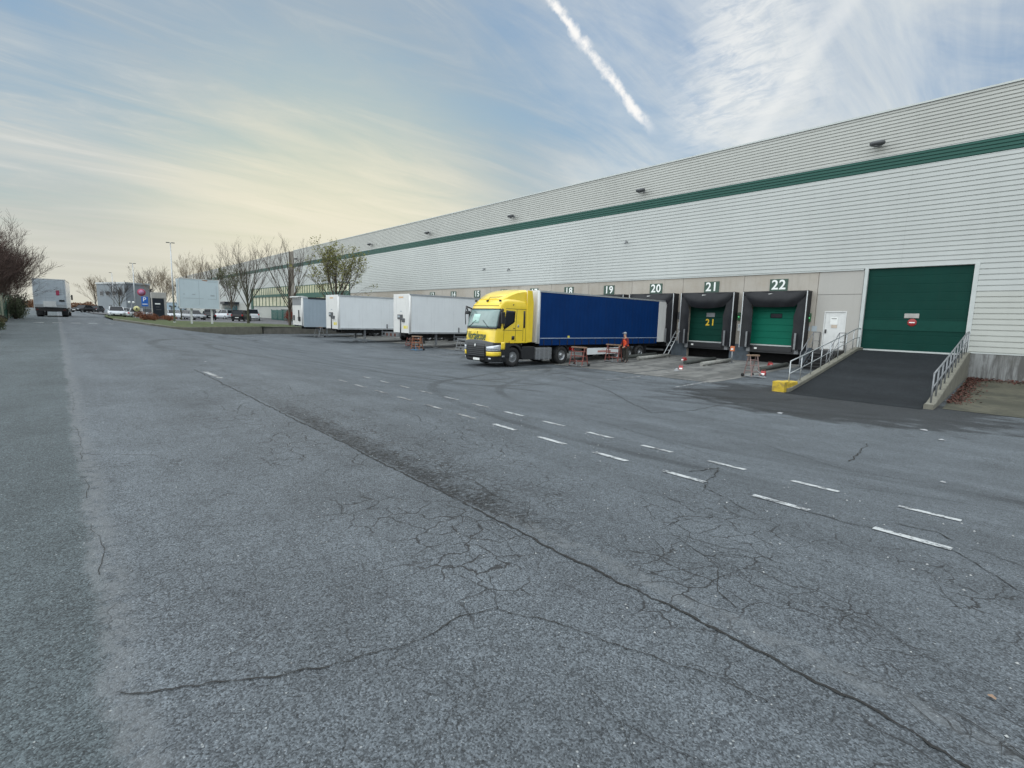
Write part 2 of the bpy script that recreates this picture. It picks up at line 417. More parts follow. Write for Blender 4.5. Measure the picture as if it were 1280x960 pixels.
        y2 = nt.m('ADD', y, wob2)
        left = nt.ramp(y2, .02, .14, 1, 0)
        pale2 = nt.m('MULTIPLY', nt.m('MULTIPLY', nt.ramp(y2, .02, .09), nt.ramp(y2, .14, .30, 1, 0)), nt.ramp(med, .38, .55))
        lite = nt.m('MAXIMUM', nt.m('MULTIPLY', nt.m('MULTIPLY', pale, nt.ramp(med, .35, .6)), .45), nt.m('MULTIPLY', pale2, .55))
        # sweeping tyre tracks
        tr = None
        for (cx, cy, r, w, a) in ((-24.5,13.2,10.4,.28,.34),(-24.5,13.2,8.4,.25,.28),(-5.5,19.5,13.4,.22,.36),(-5.5,19.5,11.3,.22,.30),(-13.5,34,19.5,.30,.30),(-13.5,34,17.4,.28,.30),(-32,36,30.5,.3,.32),(-32,36,28.3,.3,.28),(-38,30,21.5,.35,.35),(-38,30,19.3,.3,.3),(-9,26,9.5,.25,.3),(-48,38,27,.35,.3)):
            dd = nt.vm('DISTANCE', P, (cx,cy,0))
            dd = nt.m('ABSOLUTE', nt.m('SUBTRACT', nt.m('ADD', dd, nt.m('MULTIPLY', wob2, .4)), r))
            t = nt.m('MULTIPLY', nt.ramp(dd, w*.3, w, 1, 0), min(.40, a*1.1))
            tr = t if tr is None else nt.m('MAXIMUM', tr, t)
        tr = nt.m('MULTIPLY', tr, nt.ramp(nt.noise(P, .16, 3, .6), .42, .60))
        tr = nt.m('MULTIPLY', tr, nt.ramp(fine, .25, .6, .5, 1.2))
        f = nt.m('MULTIPLY', f, nt.m('SUBTRACT', 1, tr))
        # dark newer/damp asphalt at the foot of the ramp and oil in front of the docks
        mp3 = nt.node('ShaderNodeMapping'); nt.l.new(P, mp3.inputs[0]); mp3.inputs['Scale'].default_value = (1,1.8,1)
        nn = nt.noise(mp3.outputs[0], .75, 6, .62)
        dx = nt.m('DIVIDE', nt.m('ADD', x, 5.7), 5.0); dy = nt.m('DIVIDE', nt.m('SUBTRACT', y, 19.6), 4.4)
        el = nt.m('SQRT', nt.m('ADD', nt.m('POWER', nt.m('ABSOLUTE', dx), 2.), nt.m('POWER', nt.m('ABSOLUTE', dy), 2.)))
        el = nt.m('ADD', el, nt.m('MULTIPLY', nt.m('SUBTRACT', nn, .5), 1.5))
        damp = nt.ramp(el, .80, 1.08, 1, 0)
        oil = nt.m('MULTIPLY', nt.ramp(y, 15, 20), nt.ramp(nt.noise(mp3.outputs[0], .45, 5, .6), .48, .62, 0, .45))
        damp = nt.m('MAXIMUM', nt.m('MULTIPLY', damp, .95), oil)
        f = nt.m('MULTIPLY', f, nt.m('SUBTRACT', 1, nt.m('MULTIPLY', damp, .74)))
        f = nt.m('MULTIPLY', f, nt.ramp(left, 0, 1, 1, .80, False))
        hgt = nt.m('SUBTRACT', hgt, nt.m('MULTIPLY', crack, 3.0))
        # greyer, lighter traffic band between the joints
    sc = nt.node('ShaderNodeVectorMath', operation='SCALE'); sc.inputs[0].default_value = base; nt.l.new(f, sc.inputs['Scale'])
    c = sc.outputs[0]
    if full:
        c = nt.mix(nt.m('MULTIPLY', left, .5), c, nt.vm('MULTIPLY', c, (.90,1.04,.98)))
        c = nt.mix(lite, c, rgb((.145,.155,.162)))
    chip = nt.ramp(wn.outputs[1], .988, .992, 0, .5)
    chip = nt.m('MULTIPLY', chip, nt.ramp(v1.outputs['Distance'], .25, .45, 1, 0))
    c = nt.mix(chip, c, rgb((.42,.44,.45)))
    chip2 = nt.m('MULTIPLY', nt.ramp(wn2.outputs[1], .993, .995, 0, .6), nt.ramp(v2.outputs['Distance'], .15, .32, 1, 0))
    c = nt.mix(chip2, c, rgb((.40,.42,.42)))
    if full:
        c = nt.mix(crack, c, rgb((.018,.018,.018)))
    nt.l.new(c, b.inputs['Base Color'])
    b.inputs['Roughness'].default_value = .82; b.inputs['Specular IOR Level'].default_value = .35
    nt.l.new(nt.bump(hgt, .55, .008), b.inputs['Normal'])
    return m
mt['asph'] = mat_asphalt()
mt['asph2'] = mat_asphalt('car_park_asphalt', False, (.10,.10,.105))
mt['asphr'] = mat_asphalt('dark_ramp_asphalt', False, (.019,.022,.025))
mt['asphr'].node_tree.nodes['Principled BSDF'].inputs['Specular IOR Level'].default_value = .12

def mat_paintline():
    m, nt, b = newmat('worn_white_road_paint')
    pos = nt.node('ShaderNodeNewGeometry').outputs['Position']
    n = nt.noise(pos, 16, 6, .75); n2 = nt.noise(pos, 90, 3, .7); n3 = nt.noise(pos, 1.2, 2)
    w = nt.m('ADD', nt.m('MULTIPLY', n, .65), nt.m('ADD', nt.m('MULTIPLY', n2, .35), nt.m('MULTIPLY', nt.m('SUBTRACT', n3, .5), .25)))
    w = nt.m('SUBTRACT', w, nt.m('MULTIPLY', nt.ramp(nt.noise(pos, 5, 4, .7), .5, .62), .10))
    c = nt.mix(nt.ramp(w, .40, .50), rgb((.085,.092,.10)), rgb((.45,.47,.475)))
    nt.l.new(c, b.inputs['Base Color']); b.inputs['Roughness'].default_value = .8
    nt.l.new(nt.bump(n2, .4, .004), b.inputs['Normal'])
    return m
mt['rline'] = mat_paintline()
def mat_fade():
    m, nt, b = newmat('faded_white_road_paint')
    pos = nt.node('ShaderNodeNewGeometry').outputs['Position']
    n = nt.noise(pos, 5, 6, .75)
    c = nt.mix(nt.ramp(n, .42, .58), rgb((.085,.09,.095)), rgb((.30,.31,.31)))
    nt.l.new(c, b.inputs['Base Color']); b.inputs['Roughness'].default_value = .85
    return m
mt['fline'] = mat_fade()
mt['crackm'] = M('crack_filled_with_dirt', (.018,.018,.017), .95, var=.4, scale=20)
def mat_apron():
    m, nt, b = newmat('stained_concrete_apron')
    pos = nt.node('ShaderNodeNewGeometry').outputs['Position']
    mp = nt.node('ShaderNodeMapping'); nt.l.new(pos, mp.inputs[0]); mp.inputs['Scale'].default_value = (1.6,.28,1)
    a = nt.noise(mp.outputs[0], 1.1, 6, .65, .3); d = nt.noise(pos, .8, 6, .7); e = nt.noise(pos, 30, 4, .7)
    c = nt.mix(nt.ramp(a, .35, .65), rgb((.20,.20,.19)), rgb((.095,.095,.09)))
    c = nt.mix(nt.ramp(d, .46, .62, 0, .75), c, rgb((.045,.047,.048)))
    c = nt.mix(nt.ramp(e, .35, .7, 0, .25), c, rgb((.08,.08,.075)))
    nt.l.new(c, b.inputs['Base Color']); b.inputs['Roughness'].default_value = .85
    nt.l.new(nt.bump(e, .3, .006), b.inputs['Normal'])
    return m
mt['apron'] = mat_apron()
def mat_moss():
    m, nt, b = newmat('mossy_old_concrete')
    pos = nt.node('ShaderNodeNewGeometry').outputs['Position']
    a = nt.noise(pos, .7, 6, .7, .4); d = nt.noise(pos, 3.5, 6, .7); e = nt.noise(pos, 30, 4, .7)
    c = nt.mix(nt.ramp(a, .38, .62), rgb((.035,.035,.022)), rgb((.085,.080,.055)))
    c = nt.mix(nt.ramp(d, .45, .68, 0, .7), c, rgb((.035,.035,.028)))
    c = nt.mix(nt.ramp(e, .35, .7, 0, .3), c, rgb((.06,.06,.04)))
    nt.l.new(c, b.inputs['Base Color']); b.inputs['Roughness'].default_value = .92
    nt.l.new(nt.bump(e, .4, .01), b.inputs['Normal'])
    return m
mt['moss'] = mat_moss()
mt['grass'] = M('winter_grass_turf', (.050,.070,.020), .95, var=.4, scale=1.4, bump=.8, bscale=30, dirt=.6, dirtcol=(.12,.09,.04))
mt['terr'] = M('rough_field', (.09,.085,.045), .95, var=.35, scale=.08, dirt=.5, dirtcol=(.11,.07,.04))

# ---------------------------------------------------------------- ground
def frange(a, b, st):
    r = []; n = max(1, int(round((b-a)/st)))
    return [a+(b-a)*i/n for i in range(n+1)]
def grid(name, xs, ys, zf, mat, **kw):
    mb = MB(); vs = [(x, y, zf(x,y)) for y in ys for x in xs]; n = len(xs)
    fs = [(j*n+i, j*n+i+1, (j+1)*n+i+1, (j+1)*n+i) for j in range(len(ys)-1) for i in range(n-1)]
    mb.quadmesh(vs, fs, 0, True); return mb.build(name, mat, fix=False, **kw)
xs = frange(-420,-200,20)[:-1]+frange(-200,-100,5)[:-1]+frange(-100,-55,1.5)[:-1]+frange(-55,-25,1)[:-1]+frange(-25,-5,.8)[:-1]+frange(-5,5,.5)[:-1]+frange(5,60,5)
ys = frange(-9,0,1.)[:-1]+frange(0,15,.25)[:-1]+frange(15,33.3,.6)
tag(grid('ground', xs, ys, g, mt['asph']), kind='structure')
xs2 = [-3000,-1500,-900,-600,-420,-300,-200,-150,-100,-75,-55,-40,-25,-5,60,200,600,1500,3000]
ys2 = [-3000,-1200,-500,-200,-80,-30,-12,-6,-2,0,2,4,6,8,10,12,14,18,21,24,27,30,33,60,200,600,1500,3000]
tag(grid('terrain', xs2, ys2, lambda x,y: (g(x,y)-.12), mt['terr']), kind='structure')

def ribbon(mb, pts, w0, w1=None, lift=.006, seg=.06, wob=.012, mi=0, rnd=None):
    rnd = rnd or random
    P = []
    for (a, b) in zip(pts[:-1], pts[1:]):
        L = math.hypot(b[0]-a[0], b[1]-a[1]); n = max(1, int(L/seg))
        for i in range(n): P.append((a[0]+(b[0]-a[0])*i/n, a[1]+(b[1]-a[1])*i/n))
    P.append(pts[-1])
    N = len(P); o = len(mb.v); ox = oy = 0
    for i, p in enumerate(P):
        q = P[min(i+1,N-1)]; r = P[max(i-1,0)]
        d = Vector((q[0]-r[0], q[1]-r[1])); d = d.normalized() if d.length else Vector((1,0))
        nx, ny = -d.y, d.x
        ox = ox*.75+rnd.uniform(-wob,wob)
        t = i/(N-1) if N>1 else 0
        w = (w0+((w1 if w1 is not None else w0)-w0)*t)*rnd.uniform(.35,1.3)*.5
        for s_ in (-1,1):
            X = p[0]+nx*(ox+s_*w); Y = p[1]+ny*(ox+s_*w)
            mb.v.append((X, Y, g(X,Y)+lift))
    for i in range(N-1):
        a = o+2*i; mb.f.append((a,a+1,a+3,a+2)); mb.m.append(mi); mb.sm.append(False)
CR = dict(
 seam=[(.9,2.42),(-.11,2.50),(-.41,2.56),(-.69,2.55),(-1.14,2.59),(-1.89,2.58),(-3.08,2.62),(-3.83,2.65),(-5.08,2.65),(-6.43,2.66),(-8.22,2.63),(-10.97,2.61),(-15.2,2.56)],
 trans=[(-2.59,.10),(-2.50,.25),(-2.36,.51),(-2.21,.82),(-2.14,1.07),(-2.08,1.35),(-2.13,1.57),(-2.06,1.77),(-1.74,1.96),(-1.31,2.08),(-.96,2.22),(-.75,2.24)],
 br=[(-2.06,1.77),(-2.38,1.98),(-2.74,2.08),(-3.24,2.25)],
 t2=[(-6.66,.08),(-6.32,.71),(-6.02,1.40),(-5.73,2.36)],
 sq=[(-16.02,17.30),(-11.54,15.10),(-7.73,12.14),(-7.40,13.93),(-7.49,15.88),(-6.54,18.95)],
 loop=[(-4.54,10.66),(-3.13,9.69),(-2.24,9.12),(-1.39,9.44),(-.30,9.56)],
 c3=[(-2.52,10.22),(-2.92,13.17)], c4=[(-1.02,5.98),(-.73,6.08),(-.53,5.84),(-.12,5.58)],
 c5=[(-2.12,5.72),(-1.64,5.48),(-1.29,5.44),(-.89,5.63),(-.49,5.48),(-.09,4.89)],
 c6=[(-3.16,5.87),(-3.12,6.65),(-2.64,5.28),(-1.94,4.88)],
 longr=[(-8.46,8.90),(-6.48,8.54),(-5.01,8.06),(-3.55,7.53),(-2.57,7.41),(-1.84,7.56),(-1.10,8.11),(-.25,8.52)])
R2 = random.Random(11)
cm = MB()
ribbon(cm, CR['seam'], .018, .022, rnd=R2, wob=.012, seg=.035)
ribbon(cm, CR['trans'], .008, .006, rnd=R2, seg=.03)
ribbon(cm, CR['br'], .004, .002, rnd=R2, seg=.03); ribbon(cm, CR['t2'], .006, .003, rnd=R2)
ribbon(cm, CR['sq'], .035, .025, rnd=R2, wob=.02); ribbon(cm, CR['loop'], .014, .012, rnd=R2, wob=.02); ribbon(cm, CR['c3'], .03, .02, rnd=R2, wob=.02)
for k in ('c4','c5','c6','longr'): ribbon(cm, CR[k], .016, .010, rnd=R2, wob=.02)
def rcrack(x, y, ang, L, w, depth=0):
    w *= .7 if depth == 0 else .9
    pts = [(x,y)]
    n = max(2, int(L/.18))
    for i in range(n):
        ang += R2.gauss(0,.33); x += math.cos(ang)*L/n; y += math.sin(ang)*L/n; pts.append((x,y))
        if depth < 2 and R2.random() < .22: rcrack(x, y, ang+R2.choice((-1,1))*R2.uniform(.6,1.3), L*.4, w*.65, depth+1)
    if all(p[0] > -50 for p in pts): ribbon(cm, pts, w, w*.4, seg=.05, wob=.006, rnd=R2)
for (x,y,a,L,w) in ((-1.2,2.9,2.7,2.2,.010),(-.6,2.75,.3,1.4,.009),(-3.3,3.0,2.9,2.6,.012),(-4.6,3.1,2.6,2.4,.012),(-2.0,3.6,-.2,2.2,.008),(-5.5,4.2,2.9,3,.012),(-3.0,4.4,-.1,2.5,.009),(-2.4,2.3,2.5,1.3,.006),(-1.7,2.2,2.9,1.6,.006),(-3.6,1.9,2.6,1.6,.006),(-1.3,1.7,-.3,1.2,.005),(-5.2,1.0,2.2,1.3,.006),(-7.5,1.3,1.2,1.4,.008),(-9,2.1,2.9,3,.012),(-4.4,.7,.6,1.5,.006),(-11,3.6,2.8,4,.016),(-8,4.6,-.2,3,.012),(-6.6,6.2,2.8,3,.012),(-.9,7.6,.4,1.5,.010),(-1.8,3.4,.5,1.3,.007),(-.2,4.0,2.6,1.5,.007),(-.8,3.4,-.3,1.2,.007)):
    rcrack(x,y,a,L,w)
for (a_,b_) in ((-3.9,-4.9),(-5.6,-6.3),(-7,-9),(-10,-13)): ribbon(cm, [(a_,.10),((a_+b_)/2,.13),(b_,.09)], .005, .003, rnd=R2, wob=.012)
tag(cm.build('road_cracks', mt['crackm'], fix=False), kind='structure')

# painted markings
pm = MB()
def dash(mb, x0, y0, x1, y1, w, lift=.008, n=4, mi=0):
    d = Vector((x1-x0, y1-y0)).normalized(); nx, ny = -d.y*w/2, d.x*w/2
    o = len(mb.v)
    for i in range(n+1):
        t = i/n; X = x0+(x1-x0)*t; Y = y0+(y1-y0)*t
        for s_ in (-1,1): mb.v.append((X+s_*nx, Y+s_*ny, g(X+s_*nx, Y+s_*ny)+lift))
    for i in range(n):
        a = o+2*i; mb.f.append((a,a+1,a+3,a+2)); mb.m.append(mi); mb.sm.append(False)
for i in range(12):
    x = -.55-i*1.105
    dash(pm, x-.56, 5.55, x, 5.54, .115, mi=0 if i < 6 else 1)
for i in range(13):
    x = -.65-i*1.13
    dash(pm, x-.54, 6.96, x, 6.96, .125, mi=0 if i < 7 else 1)
for i in range(5):   # stop line across the far road
    y = -1.2+i*.95; dash(pm, -47.6+i*.15, y, -47.5+i*.15, y+.5, .45, mi=0)
dash(pm, -14.6,2.7,-13.2,2.75,.12,mi=1)
for (x0,y0,x1,y1,w) in ((-10.7,18.4,-10.95,21.9,.10),(-11.0,22.2,-11.4,26.6,.10),(-14.5,16.9,-13.7,17.8,.09),(-13.7,17.8,-13.85,21.5,.09),(-18.2,15.8,-18.3,20.4,.09),(-28.6,18.2,-28.7,24,.1),(-36.5,18,-36.8,26,.1)):
    dash(pm, x0,y0,x1,y1,w, n=10, mi=1)
tag(pm.build('road_markings', [mt['rline'], mt['fline']], fix=False), kind='structure')

# concrete slabs in front of the docks
ap = MB()
def slab(mb, x0, x1, y0, y1, lift=.012, skew=0):
    nx, ny = 6, 16; o = len(mb.v)
    for j in range(ny+1):
        for i in range(nx+1):
            y = y0+(y1-y0)*j/ny; x = x0+(x1-x0)*i/nx + skew*(1-j/ny)
            mb.v.append((x, y, g(x,y)+lift))
    for j in range(ny):
        for i in range(nx):
            a = o+j*(nx+1)+i; mb.f.append((a,a+1,a+nx+2,a+nx+1)); mb.m.append(0); mb.sm.append(False)
cdock = lambda k: -12.75-4.28*(22-k)
for k in range(13, 23):
    c = cdock(k); y0 = 21.2 if k >= 20 else 22.4
    slab(ap, c-2.08, c+2.08, y0, 32.9)
tag(ap.build('dock_apron', mt['apron'], fix=False), kind='structure')
ms = MB(); slab(ms, -3.6, 6, 21.4, 32.9, .012, .75)
tag(ms.build('mossy_yard_slab', mt['moss'], fix=False), kind='structure')

# raised car park and grass verge behind the kerb
def lotz(x, y): return max(g(x,y)+.12, -1.5)
KERB = [(-62,4.0),(-57.5,4.6),(-54.3,5.1),(-52.0,5.9),(-50.9,7.1),(-51.2,8.7),(-53.0,11.3),(-54.6,13.6),(-55.9,15.6)]
BACK = [(-98,6.2),(-92,8.5),(-86,11.5),(-82,13.0),(-78,15.0),(-74,18.0),(-69,21.0),(-64,25.0),(-60.0,32.8)]
front = KERB+[(-56.0,20),(-56.0,26),(-56.0,32.8)]
def samp(pl, n):
    L = [0]
    for a,b in zip(pl[:-1],pl[1:]): L.append(L[-1]+math.hypot(b[0]-a[0],b[1]-a[1]))
    out = []
    for i in range(n+1):
        s_ = L[-1]*i/n
        for k in range(len(pl)-1):
            if s_ <= L[k+1]+1e-9:
                t = (s_-L[k])/(L[k+1]-L[k]); out.append((pl[k][0]+(pl[k+1][0]-pl[k][0])*t, pl[k][1]+(pl[k+1][1]-pl[k][1])*t)); break
    return out
# extend front to start near back start
F = samp([(-98,5.6),(-80,4.3)]+front, 90); B = samp(BACK, 90)
vm = MB(); vs = []
RG = random.Random(5)
for a, b in zip(F,B):
    for j in range(9):
        t = j/8; X = a[0]+(b[0]-a[0])*t; Y = a[1]+(b[1]-a[1])*t
        vs.append((X, Y, lotz(X,Y)+.03+.05*math.sin(t*PI)+RG.uniform(-.02,.02)))
fs = [(i*9+j, (i+1)*9+j, (i+1)*9+j+1, i*9+j+1) for i in range(90) for j in range(8)]
vm.quadmesh(vs, fs, 0, True)
tag(vm.build('grass_verge', mt['grass']), kind='structure')
lp = MB(); xl = frange(-150,-56.2,4); yl = [4.5,6,8,10,12,14,16,19,22,25,28,31,32.9]
def lotrow(y):  # right boundary of the lot sheet stays inside the verge
    return -60.5
vs = [(min(x, -60.5), y, lotz(x,y)) for y in yl for x in xl]; n = len(xl)
keep = []
for j in range(len(yl)-1):
    for i in range(n-1):
        if yl[j] < 7.5 and xl[i] > -110: continue
        keep.append((j*n+i, j*n+i+1, (j+1)*n+i+1, (j+1)*n+i))
lp.quadmesh(vs, keep, 0, True)
tag(lp.build('car_park', mt['asph2']), kind='structure')
kb = MB()
def wallstrip(mb, pl, th, ztop, zbot=-.3, mi=0):
    N = len(pl); o = len(mb.v)
    for i,p in enumerate(pl):
        q = pl[min(i+1,N-1)]; r = pl[max(i-1,0)]
        d = Vector((q[0]-r[0],q[1]-r[1])).normalized(); nx, ny = d.y, -d.x
        zt = ztop(p[0],p[1]); zb = g(p[0],p[1])+zbot
        for (s_, z) in ((0,zb),(0,zt-.02),(.02,zt),(th-.02,zt),(th,zt-.02),(th,zb)):
            mb.v.append((p[0]-nx*s_, p[1]-ny*s_, z))
    for i in range(N-1):
        for k in range(5):
            a = o+i*6+k; mb.f.append((a,a+1,a+7,a+6)); mb.m.append(mi); mb.sm.append(False)
    mb.f.append(tuple(o+k for k in range(6))); mb.m.append(mi); mb.sm.append(False)
    mb.f.append(tuple(o+(N-1)*6+k for k in range(6))[::-1]); mb.m.append(mi); mb.sm.append(False)
PK = samp(KERB, 26)
for i0, i1 in ((0,7),(7,13),(13,19),(19,26)):
    w_ = MB(); seg = PK[i0:i1+1]
    if i1 < 26:   # leave a real joint
        a, b_ = seg[-2], seg[-1]; seg = seg[:-1]+[(a[0]+(b_[0]-a[0])*.985, a[1]+(b_[1]-a[1])*.985)]
    wallstrip(w_, seg, .22, lambda x,y: lotz(x,y)+.05)
    lab = {0:'low concrete kerb at the tip of the grass island by the rusty bushes', 7:'short concrete kerb length below the tall street lamp',13:'concrete kerb wall length in front of the white billboard',19:'tallest pale concrete kerb wall at the corner of the grass verge below the bare tree'}[i0]
    tag(w_.build('kerb_wall', mt['concr']), lab, 'kerb wall', 'concrete kerb walls round the grass verge')
w_ = MB(); wallstrip(w_, [(-56.02,15.75),(-56.02,20),(-56.02,26),(-56.02,32.9)], .25, lambda x,y: -1.45)
tag(w_.build('retaining_wall', M('dark_streaked_concrete', (.13,.125,.11), .9, var=.25, scale=1.5, streak=.5, bump=.4)), 'dark retaining wall closing the dock yard behind the far trailers', 'wall')  # darker concrete tone with vertical streaks

# ---------------------------------------------------------------- warehouse
D = 33.0
wh = thing('warehouse', 'long pale grey ribbed warehouse with a green band and a concrete base', 'warehouse', (-40, D, -2.3))
def local(mb): # world -> warehouse local
    return mb.xf(Matrix.Translation((40,-D,2.3)))
def ribs(x0, x1, z0, z1, n, y=D, mi=0, depth=.045, gap=.034):
    mb = MB(); m = (z1-z0)/n; pr = []
    for i in range(n):
        a = z0+i*m
        pr += [(y-.001, a), (y-.001, a+gap), (y-depth, a+gap+.012), (y-depth*.8, a+m-.012)]
    pr.append((y-.001, z1))
    vs = []; 
    X = frange(x0, x1, 12)
    for x in X: vs += [(x, p[0], p[1]) for p in pr]
    k = len(pr)
    fs = [(i*k+j, (i+1)*k+j, (i+1)*k+j+1, i*k+j+1) for i in range(len(X)-1) for j in range(k-1)]
    mb.quadmesh(vs, fs, mi); return mb
XL, XR = -97.6, 42.0
ZC = 3.22; ZB0, ZB1, ZT = 8.27, 8.96, 11.28
# solid core walls
core = MB(); core.box(XL, XR, D+.02, D+60, ZC, ZT-.05); core.box(-3.6, XR, D+.02, D+1.0, -2.6, ZC)
local(core).build('roof_block', mt['dgrey'], wh)
local(ribs(XL, XR, ZC, ZB0, 22)).build('wall_cladding', mt['clad'], wh)
side = MB()
for (a, b, z0, z1, n) in ((-3.72, XR, -.97, ZC, 16),):
    local(ribs(a, b, z0, z1, n)).build('lower_cladding', mt['clad'], wh)
local(ribs(XL, XR, ZB0+.012, ZB1-.012, 4, D-.012)).build('green_band', mt['gband'], wh)
local(ribs(XL, XR, ZB1, ZT-.06, 13)).build('parapet_cladding', mt['cladp'], wh)
cp = MB(); cp.box(XL-.02, XR, D-.10, D+.5, ZT-.06, ZT+.03); cp.box(XL, XR, D-.06, D+.01, ZB1-.012, ZB1+.02); cp.box(XL,XR,D-.05,D+.01,ZB0-.012,ZB0+.012)
local(cp).build('coping', mt['coping'], wh)
dr = MB(); dr.box(-73.6,-8.42,D-.07,D+.01,ZC-.045,ZC+.005); dr.box(-3.72,XR,D-.06,D+.01,-1.02,-.965)
local(dr).build('drip_flashing', mt['coping'], wh)
# concrete base wall: separate panels with open joints
cw = MB(); edges = [-73.7]; k = 0
js = sorted([cdock(q)+2.14 for q in range(9,23)])
js = [j for j in js if j > -73.6]
bx = [-73.7]+js+[-8.38]
DO = {}  # dock openings
for i in range(len(bx)-1):
    a, b = bx[i]+.012, bx[i+1]-.012
    c = None
    for q in range(9,23):
        if abs(cdock(q)-(a+b)/2) < .4: c = cdock(q)
    if c is None:
        if b > -9:   # panel with the personnel door
            cw.box(a, -10.10, D, D+.25, -2.6, 1.88); cw.box(-9.03, b, D, D+.25, -2.6, 1.88); cw.box(-10.10,-9.03,D,D+.25,.93,1.88); cw.box(-10.10,-9.03,D,D+.25,-2.6,-1.22)
            cw.box(a, b, D, D+.25, 1.90, ZC-.05)
        else: cw.box(a, b, D, D+.25, -2.6, ZC-.05)
    else:
        cw.box(a, c-1.52, D, D+.25, -2.6, ZC-.05); cw.box(c+1.52, b, D, D+.25, -2.6, ZC-.05)
        cw.box(c-1.52, c+1.52, D, D+.25, 1.75, ZC-.05)
local(cw).build('concrete_base', mt['conc'], wh)
bk = MB(); bk.box(-73.7,-8.4,D+1.05,D+1.2,-2.7,ZC); local(bk).build('inner_wall', mt['void'], wh)
# blue-grey painted lower zone between docks
for q in range(10,23):
    c = cdock(q); pz = MB(); pz.box(c-4.28+1.53, c-1.53, D-.03, D-.002, -2.6, -1.18)
    local(pz).build('painted_base_strip', mt['pit'], wh)
pz = MB(); pz.box(cdock(22)+1.53,-10.6,D-.03,D-.002,-2.6,-1.18); local(pz).build('painted_base_strip', mt['pit'], wh)
pl = MB(); pl.box(-3.72, XR, D-.04, D+.25, -2.7, -1.02)
local(pl).build('plinth', mt['plinth'], wh)
# big roller door
rd = MB(); nz = 10
pr = []
z0, z1 = -1.13, 3.24
for i in range(nz):
    a = z0+(z1-z0)*i/nz; h = (z1-z0)/nz
    pr += [(D+.108,a),(D+.101,a+h*.04),(D+.100,a+h*.5),(D+.101,a+h*.96)]
pr.append((D+.13,z1))
rd.quadmesh([(x,p[0],p[1]) for x in (-8.2,-3.9) for p in pr],[(j,j+len(pr),j+len(pr)+1,j+1) for j in range(len(pr)-1)],0,False)
door = local(rd).build('roller_door', mt['gdoor'], wh)
def sub(mb, name, m, parent): return local(mb).build(name, m, parent)
b_ = MB(); b_.box(-8.2,-3.9,D+.04,D+.14,z0-.03,z0+.07); sub(b_, 'bottom_rail', mt['coping'], door)
b_ = MB(); b_.rbox(-6.42,-5.80,D+.06,D+.12,.62,.86,.02); sub(b_, 'vision_window', mt['stone'], door)
b_ = MB(); b_.lathe([(0,0.0),(0,.19),(.02,.20),(.02,.0)],'y',(-6.06,D+.05,.40),20); sub(b_, 'round_red_sticker', mt['red'], door)
b_ = MB(); b_.box(-6.18,-5.94,D+.040,D+.049,.375,.425); sub(b_, 'sticker_bar', mt['signw'], door)
b_ = MB(); b_.box(-8.2,-3.9,D+.07,D+.10,-.02,.50); sub(b_, 'stiffener_panel', M('lighter_green_panel',(.007,.052,.040),.6,spec=.12,var=.06), door)
fr = MB(); fr.box(-8.36,-8.2,D-.06,D+.2,-1.2,3.3); fr.box(-3.9,-3.72,D-.06,D+.2,-1.2,3.3); fr.box(-8.2,-3.9,D-.05,D+.2,3.24,3.3)
local(fr).build('door_frame', mt['coping'], wh)
# personnel door
pd = MB(); pd.rbox(-10.07,-9.06,D+.03,D+.09,-1.2,.90,.01)
pdo = local(pd).build('personnel_door', mt['white'], wh)
b_ = MB(); b_.box(-9.80,-9.42,D+.005,D+.03,.20,.60); sub(b_, 'notice', mt['plate'], pdo)
b_ = MB(); b_.box(-9.74,-9.48,D-.004,D+.005,.52,.55); sub(b_, 'notice_line', mt['blackp'], pdo)
b_ = MB(); b_.box(-9.72,-9.44,D+.005,D+.03,.02,.18); sub(b_, 'faded_notice', M('faded_tan_notice',(.5,.42,.34),.6), pdo)
b_ = MB(); b_.rbox(-10.02,-9.95,D-.03,D+.03,-.30,-.08,.01); sub(b_, 'handle', mt['blackp'], pdo)
b_ = MB(); b_.box(-10.12,-10.07,D-.02,D+.1,-1.2,.95); b_.box(-9.06,-9.01,D-.02,D+.1,-1.2,.95); b_.box(-10.07,-9.06,D-.02,D+.1,.90,.95); sub(b_, 'frame', mt['white'], pdo)
# wall fittings on the high wall
for i, x in enumerate((-8.34,-22.87,-37.25,-51.85,-66.5,-81.0,-95.4)):
    t = thing('wall_floodlight', ['grey wall floodlight nearest the right edge above the green band','grey wall floodlight second from the right above the green band','grey wall floodlight above the truck cab high on the cladding','grey wall floodlight above the middle white trailer high on the cladding','grey wall floodlight above the budding tree high on the cladding','small far floodlight left of the budding tree on the upper cladding','small far floodlight beside the dark vertical joint of the warehouse'][i], 'floodlight', (x, D-.03, 9.62), 0, 'floodlights along the warehouse wall')
    h = MB()
    h.lathe([(-.34,.02),(-.33,.10),(-.22,.155),(.18,.16),(.30,.11),(.33,.03)],'x',(0,0,0),14)
    h.xf(Matrix.Translation((0,-.42,0)) @ Matrix.Diagonal((1,1.35,.85,1)))
    h.build('housing', mt['dgrey'], t)
    a = MB(); a.tube([(0,0,.05),(0,-.25,.05)],.035,8); a.box(-.09,.09,-.03,0,-.08,.14); a.build('bracket', mt['grey'], t)
    a = MB(); a.lathe([(0,0),(0,.13),(-.02,.14)],'z',(-.05,-.42,-.125),14); a.build('lens', mt['grey'], t)
for i,(u,z,l) in enumerate(((-41.5,5.0,'small grey vent pipe low on the cladding above the right white trailer'),(-37.7,4.75,'short grey outlet spout on the cladding above the yellow cab roof'),(-24.1,6.1,'thin vertical outlet on the cladding above dock nineteen'))):
    a = MB(); a.tube([(u,D,z),(u,D-.25,z),(u,D-.3,z-.18)],.06,8); tag(a.build('wall_outlet', mt['grey']), l, 'wall outlet', 'small outlets on the warehouse cladding')

